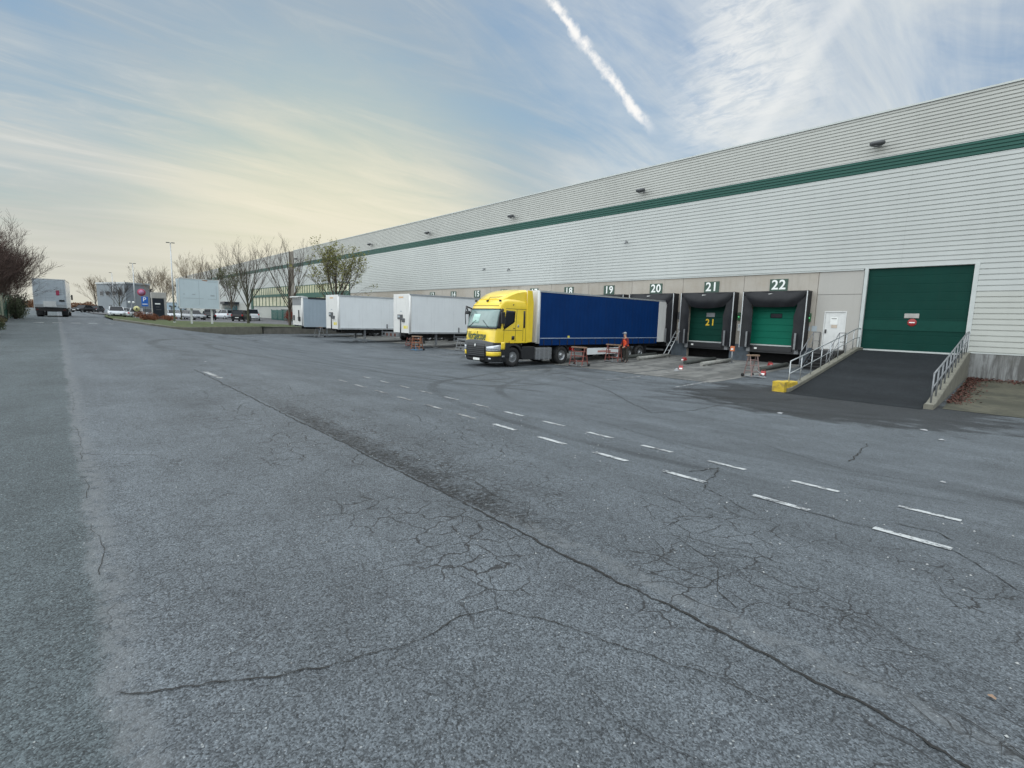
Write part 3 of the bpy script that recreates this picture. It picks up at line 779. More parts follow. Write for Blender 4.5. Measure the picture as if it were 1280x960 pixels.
# office glazing at the far part of the warehouse
def glazing(x0, x1, z0, z1, nx, name, parent=wh, mid=None):
    for i in range(1):
        f = MB(); w = (x1-x0)/nx
        f.box(x0,x1,D-.12,D-.04,z0-.08,z0); f.box(x0,x1,D-.12,D-.04,z1,z1+.08)
        for k in range(nx+1): f.box(x0+k*w-.06,x0+k*w+.06,D-.125,D-.04,z0,z1)
        if mid: f.box(x0,x1,D-.12,D-.04,mid-.04,mid+.04)
        fo = local(f).build(name, mt['frameg'], parent)
        p = MB(); p.box(x0,x1,D-.07,D-.035,z0,z1); local(p).build('pane', mt['winl'], fo)
glazing(-96.8,-73.9, 3.55,4.85, 20,'strip_window'); 
a = MB(); a.box(-97.3,-73.7,D-.15,D-.02,2.75,3.46); local(a).build('green_fascia', mt['frameg'], wh)
glazing(-96.8,-73.9, .9,2.72, 12,'ground_window')
a = MB(); a.box(-97.5,-73.72,D-.03,D+.3,-2.3,ZC); local(a).build('office_wall', mt['stone'], wh)
# second, farther block
w2 = thing('far_warehouse_block', 'farthest grey block of the warehouse row beyond the dark vertical joint', 'warehouse', (-150, D, -1.5))
def loc2(mb): return mb.xf(Matrix.Translation((150,-D,1.5)))
X2L, X2R = -222, -100.0
a = MB(); a.box(X2L,X2R,D+.02,D+60,-2.2,ZT-.2); loc2(a).build('wall_block', mt['grey'], w2)
loc2(ribs(X2L,X2R,-1.5,8.4,33)).build('wall_cladding', mt['clad'], w2)
loc2(ribs(X2L,X2R,8.41,9.05,4,D-.01)).build('green_band', mt['gband'], w2)
loc2(ribs(X2L,X2R,9.07,ZT-.1,10)).build('parapet_cladding', mt['cladp'], w2)
a = MB(); a.box(X2L,X2R,D-.1,D+.5,ZT-.1,ZT-.02); loc2(a).build('coping', mt['coping'], w2)
a = MB(); a.box(X2R,XL-.03,D+.02,D+40,-2.2,ZT-.05); a.box(X2R,X2R+.35,D-.12,D+.02,-2.2,ZT+.05); loc2(a).build('joint_pilaster', M('brown_grey_joint',(.16,.145,.12),.7,var=.1), w2)
def glaz2(x0,x1,z0,z1,nx,name,mid=None):
    f = MB(); w = (x1-x0)/nx
    f.box(x0,x1,D-.14,D-.05,z0-.1,z0); f.box(x0,x1,D-.14,D-.05,z1,z1+.1)
    for k in range(nx+1): f.box(x0+k*w-.09,x0+k*w+.09,D-.145,D-.05,z0,z1)
    if mid: f.box(x0,x1,D-.14,D-.05,mid-.25,mid+.25)
    fo = loc2(f).build(name, mt['frameg'], w2)
    p = MB(); p.box(x0,x1,D-.08,D-.045,z0,z1); loc2(p).build('pane', mt['winl'], fo)
glaz2(-124,-101,3.6,4.95,18,'strip_window'); glaz2(-124,-101,1.3,3.1,10,'ground_window')
a = MB(); a.box(-125.5,-101,D-.25,D-.03,3.1,3.55); a.box(-125.5,-124,D-.2,D-.03,-1.5,5); loc2(a).build('green_fascia', mt['frameg'], w2)
a = MB(); a.box(-153,-136,D-3.2,D-.05,1.75,2.25); loc2(a).build('entrance_canopy', mt['pdark'], w2)
a = MB(); a.box(-150,-138,D-.2,D-.04,-1.4,1.4); loc2(a).build('entrance_glazing', M('teal_entrance_glass',(.06,.20,.24),.15,var=.3,scale=.5), w2)

# ---------------------------------------------------------------- dock shelters
def text_mesh(body, size, mat, name='lettering', parent=None, loc=(0,0,0), rot=(PI/2,0,0), extrude=.004, offset=0., shear=0, spacing=1., align='CENTER', sx=1.):
    cu = bpy.data.curves.new(name, 'FONT'); cu.body = body; cu.size = size; cu.extrude = extrude; cu.offset = offset
    cu.shear = shear; cu.space_character = spacing; cu.align_x = align; cu.align_y = 'CENTER'; cu.resolution_u = 3
    o = bpy.data.objects.new(name, cu); COL.objects.link(o)
    bpy.context.view_layer.update()
    dg = bpy.context.evaluated_depsgraph_get()
    me = bpy.data.meshes.new_from_object(o.evaluated_get(dg))
    bpy.data.objects.remove(o); bpy.data.curves.remove(cu)
    me.materials.clear(); me.materials.append(mat)
    me.transform(Matrix.LocRotScale(Vector(loc), __import__('mathutils').Euler(rot), Vector((sx,1,1))))
    r = bpy.data.objects.new(name, me); COL.objects.link(r)
    if parent: r.parent = parent
    return r
def dock(k):
    c = cdock(k)
    lab = {22:'black dock shelter below sign 22 with a bright emerald door', 21:'black dock shelter below sign 21 with a dark green door numbered 21 in yellow',
           20:'black dock shelter below sign 20 half filled by the blue trailer', 19:'dock shelter below sign 19 almost hidden behind the blue trailer'}.get(k, 'dock shelter hidden by the parked trailers')
    t = thing('dock_shelter', lab, 'dock shelter', (c, D, -2.3), 0, 'loading dock shelters along the wall')
    L = lambda z: z+2.3
    YF = -.62
    a = MB()  # side boxes (returns) and front flaps
    for s_ in (-1,1):
        a = MB()
        x0, x1 = sorted((s_*1.87, s_*1.83)); a.box(x0,x1,YF,0,L(-1.32),L(2.06))
        # front flap tapering: a cloth sheet, slightly bowed
        n = 10; vs = []
        for i in range(n+1):
            z = L(-1.32)+(3.2)*i/n
            xo = s_*1.80; xi = s_*(1.20 + .02*math.sin(i*1.7+s_) + (.22*max(0,(i-6)/4)))
            for j in range(5):
                tt = j/4; vs.append((xo+(xi-xo)*tt, YF-.01+.07*math.sin(tt*PI)*(1 if i%3 else .6)+.05*tt, z))
        a.quadmesh(vs, [(i*5+j,(i+1)*5+j,(i+1)*5+j+1,i*5+j+1) for i in range(n) for j in range(4)],0,True)
        a.build('side_curtain', mt['black'], t)
        b = MB(); x0,x1 = sorted((s_*1.815, s_*1.865)); b.box(x0,x1,YF-.05,YF-.012,L(-1.36),L(2.10)); b.build('frame_strip', mt['alu'], t)
    a = MB(); a.box(-1.88,1.88,YF-.03,0,L(2.06),L(2.12)); a.build('top_frame', mt['blackp'], t)
    # head curtain: bowed cloth with a sagging lower edge
    a = MB(); n, m_ = 18, 8; vs = []
    for i in range(n+1):
        u = -1+2*i/n
        for j in range(m_+1):
            v = j/m_
            z = L(2.06) - v*(.86+.10*math.sin((u+1)*PI/2)*(.5 if k==22 else 1.3))
            bow = .20*math.sin(v*PI*.9)*(1-abs(u)**3)+.02*math.sin(u*9+v*3)
            x = u*(1.80-.62*v**1.3*(0.75+.25*abs(u)))
            vs.append((x, YF-.02-bow+.06*v, z))
    a.quadmesh(vs, [(i*(m_+1)+j,(i+1)*(m_+1)+j,(i+1)*(m_+1)+j+1,i*(m_+1)+j+1) for i in range(n) for j in range(m_)],0,True)
    a.build('head_curtain', mt['black'], t)
    a = MB(); a.box(-.30,.16,YF-.075,YF-.06,L(1.92),L(1.965)); a.build('maker_strip', mt['plate'], t)
    # door leaf
    a = MB(); nz = 7; pr = []
    for i in range(nz):
        z0 = L(-1.12)+2.85*i/nz; h = 2.85/nz; pr += [(.14,z0),(.12,z0+.015),(.12,z0+h-.015)]
    pr.append((.14,L(-1.12)+2.85))
    a.quadmesh([(x,p[0],p[1]) for x in (-1.5,1.5) for p in pr],[(j,j+len(pr),j+len(pr)+1,j+1) for j in range(len(pr)-1)])
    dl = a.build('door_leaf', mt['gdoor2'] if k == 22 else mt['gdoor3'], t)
    a = MB(); a.rbox(-.38 if k==22 else -.30,.30,.085,.118,L(.52),L(.80),.03); a.build('vision_window', mt['glass'] if k==22 else mt['grey'], dl)
    if k in (20,21): text_mesh(str(k), .60, mt['txty'], 'door_number', dl, (0,.10,L(.14)), offset=.012, spacing=1.25)
    a = MB(); a.box(-1.5,1.5,.02,.12,L(-1.20),L(-1.125)); a.build('door_sill', mt['coping'], t)
    # leveller, bumpers, guides
    a = MB(); a.box(-1.45,1.45,-.30,.9,L(-1.62),L(-1.21)); a.box(-1.15,1.15,-.36,-.30,L(-1.50),L(-1.24)); a.build('leveller', mt['blackp'], t)
    a = MB(); a.box(-1.02,-.86,-.372,-.36,L(-1.42),L(-1.32)); a.build('leveller_plate', mt['plate'], t)
    for s_ in (-1,1):
        a = MB(); a.rbox(s_*1.42-.11,s_*1.42+.11,-.34,-.02,L(-1.60),L(-1.22),.015); bm_ = a.build('bumper', mt['grey'], t)
        a = MB(); a.box(s_*1.42-.05,s_*1.42+.05,-.72,-.66,L(-1.30),L(-.35)); a.tube([(s_*1.42,-.36,L(-1.35)),(s_*1.42,-.70,L(-1.30))],.03,6); a.build('curtain_guard', mt['galvd'], t)
    return t
for k in (22,21,20,19,18): dock(k)
ctrl = [('green lit signal box on the wall right of dock 22', -10.88), ('signal box on the wall between docks 21 and 22', -15.02), ('signal box on the wall between docks 20 and 21', -19.3)]
for i,(lb,x) in enumerate(ctrl):
    t = thing('dock_signal', lb, 'signal light', (x, D, .55), 0, 'signal boxes beside the docks')
    a = MB(); a.rbox(-.09,.09,-.10,0,-.22,.28,.015); a.build('housing', mt['greenp'] if i != 2 else mt['dgrey'], t)
    a = MB(); a.lathe([(0,0),(0,.045),(.03,.05)],'y',(0,-.13,0.0),12); a.build('lens', mt['lampg'] if i != 2 else mt['dgrey'], t)
    a = MB(); a.lathe([(0,0),(0,.05),(.03,.055)],'y',(0,-.13,.17),12); a.build('lens', mt['dgrey'], t)
for i,(lb,x) in enumerate((('white control notice on the wall between docks 21 and 22',-14.9),('white control notice on the wall between docks 20 and 21',-19.18))):
    a = MB(); a.rbox(x-.16,x+.16,D-.05,D,-.35,.12,.01); a.box(x-.10,x+.10,D-.056,D-.05,-.12,.06,1); tag(a.build('control_notice', [mt['white'],mt['line']]), lb, 'notice', 'white notices between the docks')
a = MB(); a.box(-10.72,-10.44,D-.012,D-.003,-.22,.10); a.box(-10.98,-10.80,D-.012,D-.003,-.20,.06)
tag(a.build('wall_sticker', mt['line']), 'small pale stickers on the concrete wall left of the white door', 'sticker')
# number signs
for k in range(13,23):
    c = cdock(k)-.02
    ref = {22:'dark green sign reading 22 above the emerald dock door',21:'dark green sign reading 21 above the second visible dock',20:'dark green sign reading 20 above the rear of the blue trailer',19:'dark green sign reading 19 above the blue trailer roof',18:'dark green sign reading 18 partly cut by the blue trailer roof',17:'dark green sign reading 17 hidden behind the yellow cab',16:'dark green sign reading 16 behind the yellow cab roof',15:'dark green sign reading 15 left of the yellow cab roof',14:'dark green sign reading 14 cut off by the white trailer roof',13:'dark green sign reading 13 mostly hidden by the white trailer roof'}[k]
    t = thing('dock_number_sign', ref, 'sign', (c, D-.01, 2.50), 0, 'numbered dock signs')
    a = MB(); a.box(-.52,.52,-.03,0,-.37,.37); a.build('plate', mt['signg'], t)
    text_mesh(str(k), .80, mt['signw'], 'lettering', t, (0,-.034,0.0), offset=.016, spacing=1.08)

# ---------------------------------------------------------------- ramp
RX0, RX1, RY0 = -8.05, -3.88, 21.2
def rz(y): return -2.525 + (1.385)*clamp((y-RY0)/(D-1.2-RY0))**1.05 if y > RY0 else -2.525
def rsh(y): return .62*clamp((D-y)/12.)
rp = thing('loading_ramp', 'dark asphalt ramp rising to the big green roller door', 'ramp', (-6, 27, -2.5))
def lr(mb): return mb.xf(Matrix.Translation((6,-27,2.5)))
a = MB(); YS = frange(RY0-.6, D+.02, .4); vs = []
for y in YS:
    for i in range(13):
        x = RX0+(RX1-RX0)*i/12+rsh(y); z = rz(y)
        vs.append((x,y,max(z, g(x,y)+.010)))
a.quadmesh(vs,[(j*13+i,j*13+i+1,(j+1)*13+i+1,(j+1)*13+i) for j in range(len(YS)-1) for i in range(12)],0,True)
lr(a).build('ramp_surface', mt['asphr'], rp)
def sidewall(x0, x1, y0, up=.14):
    a = MB(); YS = frange(y0, D-.06, .5); vs = []
    for y in YS:
        zt = max(rz(y), g(x0,y))+up; zb = g(x0,y)-.3
        q = rsh(y); vs += [(x0+q,y,zb),(x0+q,y,zt-.02),(x0+.02+q,y,zt),(x1-.02+q,y,zt),(x1+q,y,zt-.02),(x1+q,y,zb)]
    fs = [(j*6+i,(j+1)*6+i,(j+1)*6+i+1,j*6+i+1) for j in range(len(YS)-1) for i in range(5)]
    fs += [(0,1,2,3,4,5), tuple((len(YS)-1)*6+i for i in range(5,-1,-1))]
    a.quadmesh(vs, fs); return a
lr(sidewall(-8.32,-8.05,21.1)).build('side_wall', mt['concr'], rp)
lr(sidewall(-3.88,-3.62,20.9,.16)).build('side_wall', mt['concr'], rp)
a = MB(); a.rbox(-7.98,-7.52,20.85,21.35,-2.56,-2.12,.03); a.rbox(-7.98,-7.50,21.2,22.2,-2.5,-2.16,.05)
tag(a.build('yellow_block', mt['yelblk']), 'worn yellow concrete block at the foot of the left ramp railing', 'block')
def railing(name, lab, x, y0, y1, nposts, h=1.02, r=.022, mat=mt['galv'], zoff=.14, mid=True, pr=None):
    t = thing(name, lab, 'railing', (x, y0, rz(y0)))
    O = Vector((x, y0, rz(y0)))
    def P(y, dz): return (rsh(y), y-y0, max(rz(y), g(x,y))+zoff+dz-O.z)
    a = MB(); a.tube([P(y,h) for y in frange(y0,y1,1)], r*1.15, 8); a.build('top_rail', mat, t)
    a = MB(); a.tube([P(y,h*.52) for y in frange(y0,y1,1)], r*.85, 8); a.build('mid_rail', mat, t)
    for i in range(nposts):
        y = y0+(y1-y0)*i/(nposts-1)
        a = MB(); p0 = P(y,-.05); p1 = P(y,h); a.tube([(p0[0],p0[1]+(.0 if i else -.0),p0[2]),p1], pr or r, 8); a.build('post', mat, t)
    return t
railing('ramp_railing','grey tubular railing along the left side of the ramp behind the yellow block',-8.19,21.45,32.6,9)
railing('ramp_railing','grey railing with close posts on the right side wall of the ramp',-3.75,21.3,32.5,11,h=1.0,mat=mt['galvd'],r=.026)
# steel stair in front of the personnel door
st = thing('steel_stair', 'black steel stair with thin handrails below the white door', 'stairs', (-9.58, D, -2.3))
a = MB()
a.box(-.62,.62,-1.15,-.04,.90,1.06); a.build('landing', mt['blackp'], st)
for i in range(6):
    a = MB(); y = -1.25-i*.27; z = .86-i*.17; a.box(-.6,.6,y-.26,y,z,z+.035); a.box(-.6,.6,y-.01,y,z-.16,z); a.build('tread', mt['blackp'], st)  # black risers added so the space under the stair reads dark
for s_ in (-1,1):
    a = MB(); a.prism([(-1.15,.95),(-1.15,1.08),(-2.9,-.02),(-2.9,-.15)],'x',s_*.63-.02,s_*.63+.02); a.box(s_*.63-.02,s_*.63+.02,-1.15,-.04,.95,1.08); a.build('stringer', mt['blackp'], st)
    a = MB(); a.tube([(s_*.64,-.06,1.06),(s_*.64,-.06,2.05),(s_*.64,-1.15,2.05),(s_*.64,-2.85,.95),(s_*.64,-2.85,-.1)],.022,6); a.tube([(s_*.64,-.06,1.55),(s_*.64,-1.15,1.55),(s_*.64,-2.85,.45)],.016,6); a.tube([(s_*.64,-1.15,1.05),(s_*.64,-1.15,2.05)],.02,6); a.tube([(s_*.64,-2.0,.45),(s_*.64,-2.0,1.5)],.02,6)
    a.build('handrail', mt['galvd'], st)

# items on the apron
RW = random.Random(3)
gl = [(22,-1,'pale wheel guide left of dock 22'),(22,1,'dark wheel guide right of dock 22 by the stair'),(21,1,'dark wheel guide on the right of dock 21'),(21,-1,'long pale wheel guide on the left of dock 21'),(20,1,'wheel guide under the rear of the blue trailer, nearest dock 21 of its pair'),(20,-1,'wheel guide behind the blue trailer wheels')]
for k,s_,lb in gl:
    x = cdock(k)+s_*1.62; y0, y1 = 27.3, 30.9
    a = MB(); z0 = g(x,y0); z1 = g(x,y1)
    a.tube([(x,y0,z0+.13),(x,y1,z1+.13)],.12,10); a.box(x-.16,x+.16,y0+.25,y0+.45,z0-.05,z0+.06); a.box(x-.16,x+.16,y1-.45,y1-.25,z1-.05,z1+.06)
    tag(a.build('wheel_guide', M('guide_%d%d'%(k,s_), (.26,.26,.24) if 'pale' in lb else (.05,.055,.05), .8, var=.2, dirt=.4)), lb, 'wheel guide', 'low wheel guides in front of the docks')
def chock(loc, rz_, lab, cm=mt['red']):
    t = thing('wheel_chock', lab, 'wheel chock', loc, rz_, 'wheel chocks left by the docks'); t.scale = (.8,.8,.8)
    a = MB(); a.prism([(-.22,0),(.22,0),(.10,.24),(-.02,.26)],'x',-.13,.13); a.build('wedge', cm, t, bevel=.01)
    a = MB(); a.prism([(-.222,.02),(-.224,.06),(-.16,.115),(-.15,.08)],'x',-.09,.09); a.build('white_stripe', mt['signw'], t)
    a = MB(); a.tube([(-.1,.1,.2),(-.1,.1,.32),(.1,.1,.32),(.1,.1,.2)],.012,6); a.build('handle', mt['redst'], t)
    return t
chock((-14.31,24.98,g(-14.31,24.98)+.012), .5, 'red and white chock lying in front of dock 21, nearest the camera')
chock((-16.6,29.3,g(-16.6,29.3)+.012), -.3, 'red chock standing by the dark guide of dock 21')
chock((-10.41,26.0,g(-10.4,26)+.012), .2, 'bright red chock on the ground right of the dock 22 trestle')
chock((-11.78,30.3,g(-11.8,30.3)+.012), .9, 'red chock in the shadow just under dock 22')
a = MB(); a.lathe([(0,.14),(.05,.13),(.12,.06),(.16,.0)],'z',(-14.1,24.2,g(-14.1,24.2)+.01),10); tag(a.build('white_rag', mt['litter']), 'crumpled white rag beside the red chock at dock 21', 'rag')
# orange-topped post between docks
t = thing('marker_post', 'grey post with an orange head standing between docks 21 and 22', 'post', (-14.0,30.2,g(-14,30.2)+.01))
a = MB(); a.tube([(0,0,0),(0,0,.78)],.05,8); a.box(-.14,.14,-.14,.14,0,.03); a.build('pole', mt['galvd'], t)
a = MB(); a.rbox(-.12,.12,-.06,.06,.72,1.02,.02); a.build('head', M('orange_head',(.55,.16,.06),.6), t)
a = MB(); a.box(-.07,.07,-.066,-.06,.80,.90); a.build('label', mt['plate'], t)
t = thing('leaning_ladder', 'grey metal ladder leaning against the wall between docks 20 and 21', 'ladder', (-18.75,31.0,g(-18.7,31)))
a = MB()
for s_ in (-.16,.16): a.tube([(s_,-.5,.02),(s_*.9-.15,1.25,1.75)],.03,6)
a.build('stile', mt['galv'], t)
a = MB()
for i in range(6):
    q = (i+.5)/6; a.tube([(-.16-.15*q,-.5+1.75*q,.02+1.73*q),(.16-.15*q,-.5+1.75*q,.02+1.73*q)],.016,6)
a.build('rungs', mt['galv'], t)

# trailer support trestles
def trestle(loc, rz_, lab, w=.82, h=1.08, leg=mt['redst'], base=mt['galvd'], top=mt['wood']):
    t = thing('trailer_trestle', lab, 'trestle', loc, rz_, 'trailer support trestles in the dock yard')
    a = MB(); a.rbox(-w/2-.10,w/2+.10,-.09,.09,h-.07,h,.01); a.build('top_beam', top, t)
    for s_ in (-1,1):
        a = MB()
        for q in (-1,1): a.tube([(s_*w/2,q*.06,h-.07),(s_*w/2*1.06,q*.30,.05)],.032,4,smooth=False)
        a.build('leg', leg, t)
    a = MB()
    for q in (-1,1):
        for z in (.28,.56,.82):
            y = q*(.06+.24*(1-z/h)); a.tube([(-w/2,y,z),(w/2,y,z)],.02,4,smooth=False)
    a.build('cross_rails', leg, t)
    a = MB()
    for s_ in (-1,1): a.tube([(s_*w/2*1.06,-.34,.05),(s_*w/2*1.06,.34,.05)],.03,4,smooth=False)
    a.tube([(-w/2,-.32,.06),(w/2,-.32,.06)],.025,4,smooth=False)
    a.tube([(0.05,-.3,.06),(.25,-.62,.04)],.03,4,smooth=False); a.tube([(0.05,-.3,.35),(.30,-.66,.02)],.018,4,smooth=False)
    a.build('base_frame', base, t)
    for s_ in (-1,1):
        a = MB(); a.lathe([(-.03,.02),(-.03,.085),(.03,.085),(.03,.02)],'x',(s_*w/2*1.06+.06*s_,.30,.085),12); a.build('wheel', mt['tyre'], t)
    return t
G_ = lambda x,y: (x,y,g(x,y)+.012)
trestle(G_(-10.45,24.75), 1.05, 'narrow trestle with orange ends standing in front of dock 22', .40, 1.08, M('grey_red_steel',(.20,.13,.12),.6,var=.3,scale=5), mt['galvd'])
trestle(G_(-18.72,21.7), .12, 'red grey trestle standing beside the tractor drive wheels', .80)
trestle(G_(-19.05,25.3), .2, 'red grey trestle the worker stands behind', .80)
trestle(G_(-32.3,19.5), .5, 'orange topped trestle with a blue base by the right white trailer', .62, 1.05, M('orange_trestle_paint',(.24,.085,.035),.6,var=.3,dirt=.3), mt['bluest'])
trestle(G_(-30.9,22.6), .1, 'white trestle half hidden behind the orange and blue one', .95, .9, mt['grey'], mt['galvd'], mt['grey'])
trestle(G_(-50.4,19.3), .1, 'grey trestle in front of the grey curtain trailer', .95, 1.0, mt['galvd'], mt['galvd'], mt['wood'])
trestle(G_(-36.9,21.8), .1, 'red trestle under the nose of the right white trailer', .95, .95, mt['redst'], mt['redst'])

# ---------------------------------------------------------------- wheels, trailers
def wheel(mb_t, parent, c, r=.50, w=.30, side=1, name='wheel', dish=.05, rimmat=None):
    a = MB()
    a.lathe([(-w/2*side,r*.60),(-w/2*side,r*.93),(-w/2*side+.03*side,r),(w/2*side-.03*side,r),(w/2*side,r*.93),(w/2*side,r*.60),(w/2*side-.03*side,r*.56)],'x',(0,0,0),28)
    o = a.build(name, mt['tyre'], parent); o.location = c
    b = MB(); q = w/2*side
    b.lathe([(q-.02*side,r*.60),(q-.03*side,r*.55),(q-dish*side*2,r*.50),(q-dish*side,r*.30),(q-dish*side,r*.22),(q+.01*side,r*.20),(q+.02*side,r*.12),(q+.02*side,0.0)],'x',(0,0,0),24)
    for i in range(8):
        t = 2*PI*i/8; b.lathe([(q-dish*side,.022),(q-dish*side+.035*side,.018),(q-dish*side+.035*side,.0)],'x',(0,math.cos(t)*r*.27,math.sin(t)*r*.27),6)
    b.build('rim', rimmat or mt['rim'], o)
    return o
def box_trailer(name, lab, cx, y0, y1, zg, ztop, zbot, body, frontm, style, yaw=0, pick='box'):
    L = y1-y0; W = 2.55/2
    t = thing(name, lab, 'semi trailer', (cx, y0, zg), yaw, 'semi trailers parked at the docks')
    H = ztop-zg; F = zbot-zg
    a = MB(); a.box(-W+.03,W-.03,.05,L,F,H-.02)
    bd = a.build('cargo_body', body, t)
    if style == 'curtain':
        # curtain with soft vertical folds on each side
        for s_ in (-1,1):
            c = MB(); n = 110; vs = []
            for i in range(n+1):
                y = .16+(L-1.45)*i/n
                off = .010*math.sin(i*1.9)+.006*math.sin(i*.73)
                for z in (F-.20, F+.05, F+.8, H-.7, H-.09): vs.append((s_*(W+.005+off*(1 if z < H-.2 and z > F else .3)), y, z))
            c.quadmesh(vs,[(i*5+j,(i+1)*5+j,(i+1)*5+j+1,i*5+j+1) for i in range(n) for j in range(4)],0,True)
            co = c.build('side_curtain', body, t)
            c = MB(); x0,x1 = sorted((s_*(W+.018), s_*(W+.030))); c.box(x0,x1,.2,L-1.35,F+.17,F+.215)
            if pick == 'blue': c.build('pale_line', M('pale_line_%d'%s_,(.30,.36,.46),.5), co)
            if pick == 'blue':
                x0,x1 = sorted((s_*(W+.012), s_*(W+.030)))
                for i in range(18): c = MB(); yy = .5+i*(L-2.1)/17; c.box(x0,x1,yy-.018,yy+.018,F-.19,F+.12); c.build('buckle_strap', mt['dark'], co)
                c = MB(); x0,x1 = sorted((s_*(W+.014), s_*(W+.024))); c.box(x0,x1,2.45,2.62,F+.20,F+.33); c.build('small_label', mt['yel2'], co)
        c = MB(); c.box(-W-.02,W+.02,.10,L,H-.09,H); c.build('roof_rail', mt['alu'], t)
    else:
        c = MB()
        for s_ in (-1,1):
            x0,x1 = sorted((s_*(W-.03), s_*(W+.015))); c.box(x0,x1,.02,L,H-.10,H); c.box(x0,x1,.02,L,F-.08,F+.05)
        c.build('edge_rail', mt['alu'], t)
        c = MB()   # riveted sheet joints on the side
        for s_ in (-1,1):
            x0,x1 = sorted((s_*(W-.03), s_*(W-.028)))
            for i in range(1,9): c.box(x0,x1,L*i/9-.02,L*i/9+.02,F+.05,H-.10)
        c.build('sheet_joints', mt['trail'], bd)
        c = MB(); c.box(W-.02,W+.03,L*.33,L*.33+.10,F+.02,F+.42); c.build('side_latch', mt['galvd'], t)
    # front bulkhead with rounded corner posts
    f = MB(); f.rbox(-W+.05,W-.05,-.02,.06,F-.05,H-.03,.02); fb = f.build('front_wall', frontm, t)
    for s_ in (-1,1):
        p = MB(); p.lathe([(F-.10,.0),(F-.10,.10),(H-.01,.10),(H-.01,.0)],'z',(s_*(W-.09),.08,0),12); p.box(s_*(W-.05)-.05,s_*(W-.05)+.05,.08,.17,F-.1,H-.01); p.build('corner_post', mt['trailf'] if style != 'curtain' or pick=='grey' else M('pale_post_%s%d'%(pick,s_),(.56,.57,.56),.4,streak=.2), t)
    p = MB(); p.box(-W+.02,W-.02,.0,.14,H-.03,H+.01); p.build('front_cap', mt['white'], t)
    # rear frame and doors
    r_ = MB(); r_.box(-W,-W+.12,L-.02,L+.06,F-.15,H); r_.box(W-.12,W,L-.02,L+.06,F-.15,H); r_.box(-W+.12,W-.12,L-.02,L+.06,H-.14,H); r_.box(-W+.12,W-.12,L-.02,L+.06,F-.15,F); rf = r_.build('rear_frame', mt['trailf'], t)
    if style == 'curtain':
        r_ = MB(); r_.box(W-.01,W+.04,L-1.27,L+.05,F-.10,H-.10); r_.build('open_rear_door', mt['trailf'], t)
        r_ = MB(); r_.box(-W-.04,-W+.01,L-1.27,L+.05,F-.10,H-.10); r_.build('open_rear_door', mt['trailf'], t)
    if pick.startswith('box'):
        q = MB(); q.rbox(-.45,.28,-.10,-.022,F+.98,F+1.34,.02); q.rbox(.25,.62,-.12,-.022,F+.78,F+1.06,.02); q.tube([(-.02,-.05,F+1.0),(-.02,-.05,F-.05)],.05,6); q.build('coupling_box', mt['dgrey'], fb)
        q = MB(); q.box(-.38,-.05,-.108,-.10,F+1.12,F+1.26); q.build('coupling_label', mt['line'], fb)
        q = MB(); q.box(.42,.80,-.034,-.022,F+.28,F+.50); q.box(.90,1.04,-.034,-.022,F+.28,F+.52); q.build('yellow_sticker', mt['yel2'], fb)
        q = MB(); q.box(-.35,.35,-.03,-.021,H-.30,H-.18); q.build('pale_orange_mark', M('pale_orange_mark',(.62,.42,.25),.6), fb)
        q = MB(); q.box(-.12,.12,-.03,-.021,F+1.55,F+1.62); q.build('grey_mark', mt['line'], fb)
    if pick == 'grey':
        q = MB(); q.box(-W+.1,W-.1,-.035,-.021,H-.75,H-.1); q.build('dark_panel', mt['grey'], fb)
        q = MB(); q.rbox(.55,.95,-.15,-.022,F+.35,F+.75,.03); q.tube([(.6,-.06,F+1.4),(.65,-.06,F+.7)],.06,6); q.build('coupling_box', mt['blackp'], fb); q = MB(); q.rbox(-.9,-.65,-.1,-.022,F+.4,F+.9,.03); q.build('document_box', mt['blackp'], fb)
        q = MB(); q.prism([(-.25,H+.0),(.55,H+.0),(.55,H+.06),(.1,H+.14),(-.25,H+.10)],'x',-W,W); q.build('roof_deflector', mt['white'], t)
        q = MB(); q.box(W-.02,W+.035,.6,L-.9,H-.14,H+.03); q.build('black_top_rail', mt['blackp'], t)
    # chassis
    u = MB()
    for s_ in (-1,1): u.box(s_*.55-.06,s_*.55+.06,.6,L-.1,F-.42,F-.06)
    for i in range(10): u.box(-W+.1,W-.1,.8+i*(L-1.2)/10,.9+i*(L-1.2)/10,F-.20,F-.06)
    u.box(-W+.05,W-.05,.05,L,F-.06,F-.002)
    u.build('chassis', mt['dark'], t)
    for s_ in (-1,1):
        u = MB(); u.box(s_*.95-.07,s_*.95+.07,2.45,2.6,.25 if pick!='blue' else .35,F-.1); u.box(s_*.95-.16,s_*.95+.16,2.38,2.68,.0 if pick!='blue' else .30,.06 if pick!='blue' else .36); u.build('landing_leg', mt['galvd'] if pick!='blue' else mt['dark'], t)
    # under-run protection bar along the side
    for s_ in (-1,1):
        u = MB()
        if pick == 'blue':
            x0,x1 = sorted((s_*(W-.03), s_*(W))); u.box(x0,x1,4.3,7.4,.48,.88); u.build('pallet_box', mt['trail'], t)
            u = MB(); x0,x1 = sorted((s_*(W), s_*(W+.008))); u.box(x0,x1,5.3,6.6,.60,.72); u.build('side_lettering_patch', M('pale_red_patch%d'%s_,(.45,.22,.20),.6), t)
        else:
            for z in (.55,.85): u.box(s_*(W-.06)-.02,s_*(W-.06)+.02,4.0,7.6,z,z+.09)
            for y in (4.1,5.8,7.5): u.box(s_*(W-.09)-.03,s_*(W-.09)+.01,y-.04,y+.04,.5,F)
            u.build('side_guard', mt['galvd'], t)
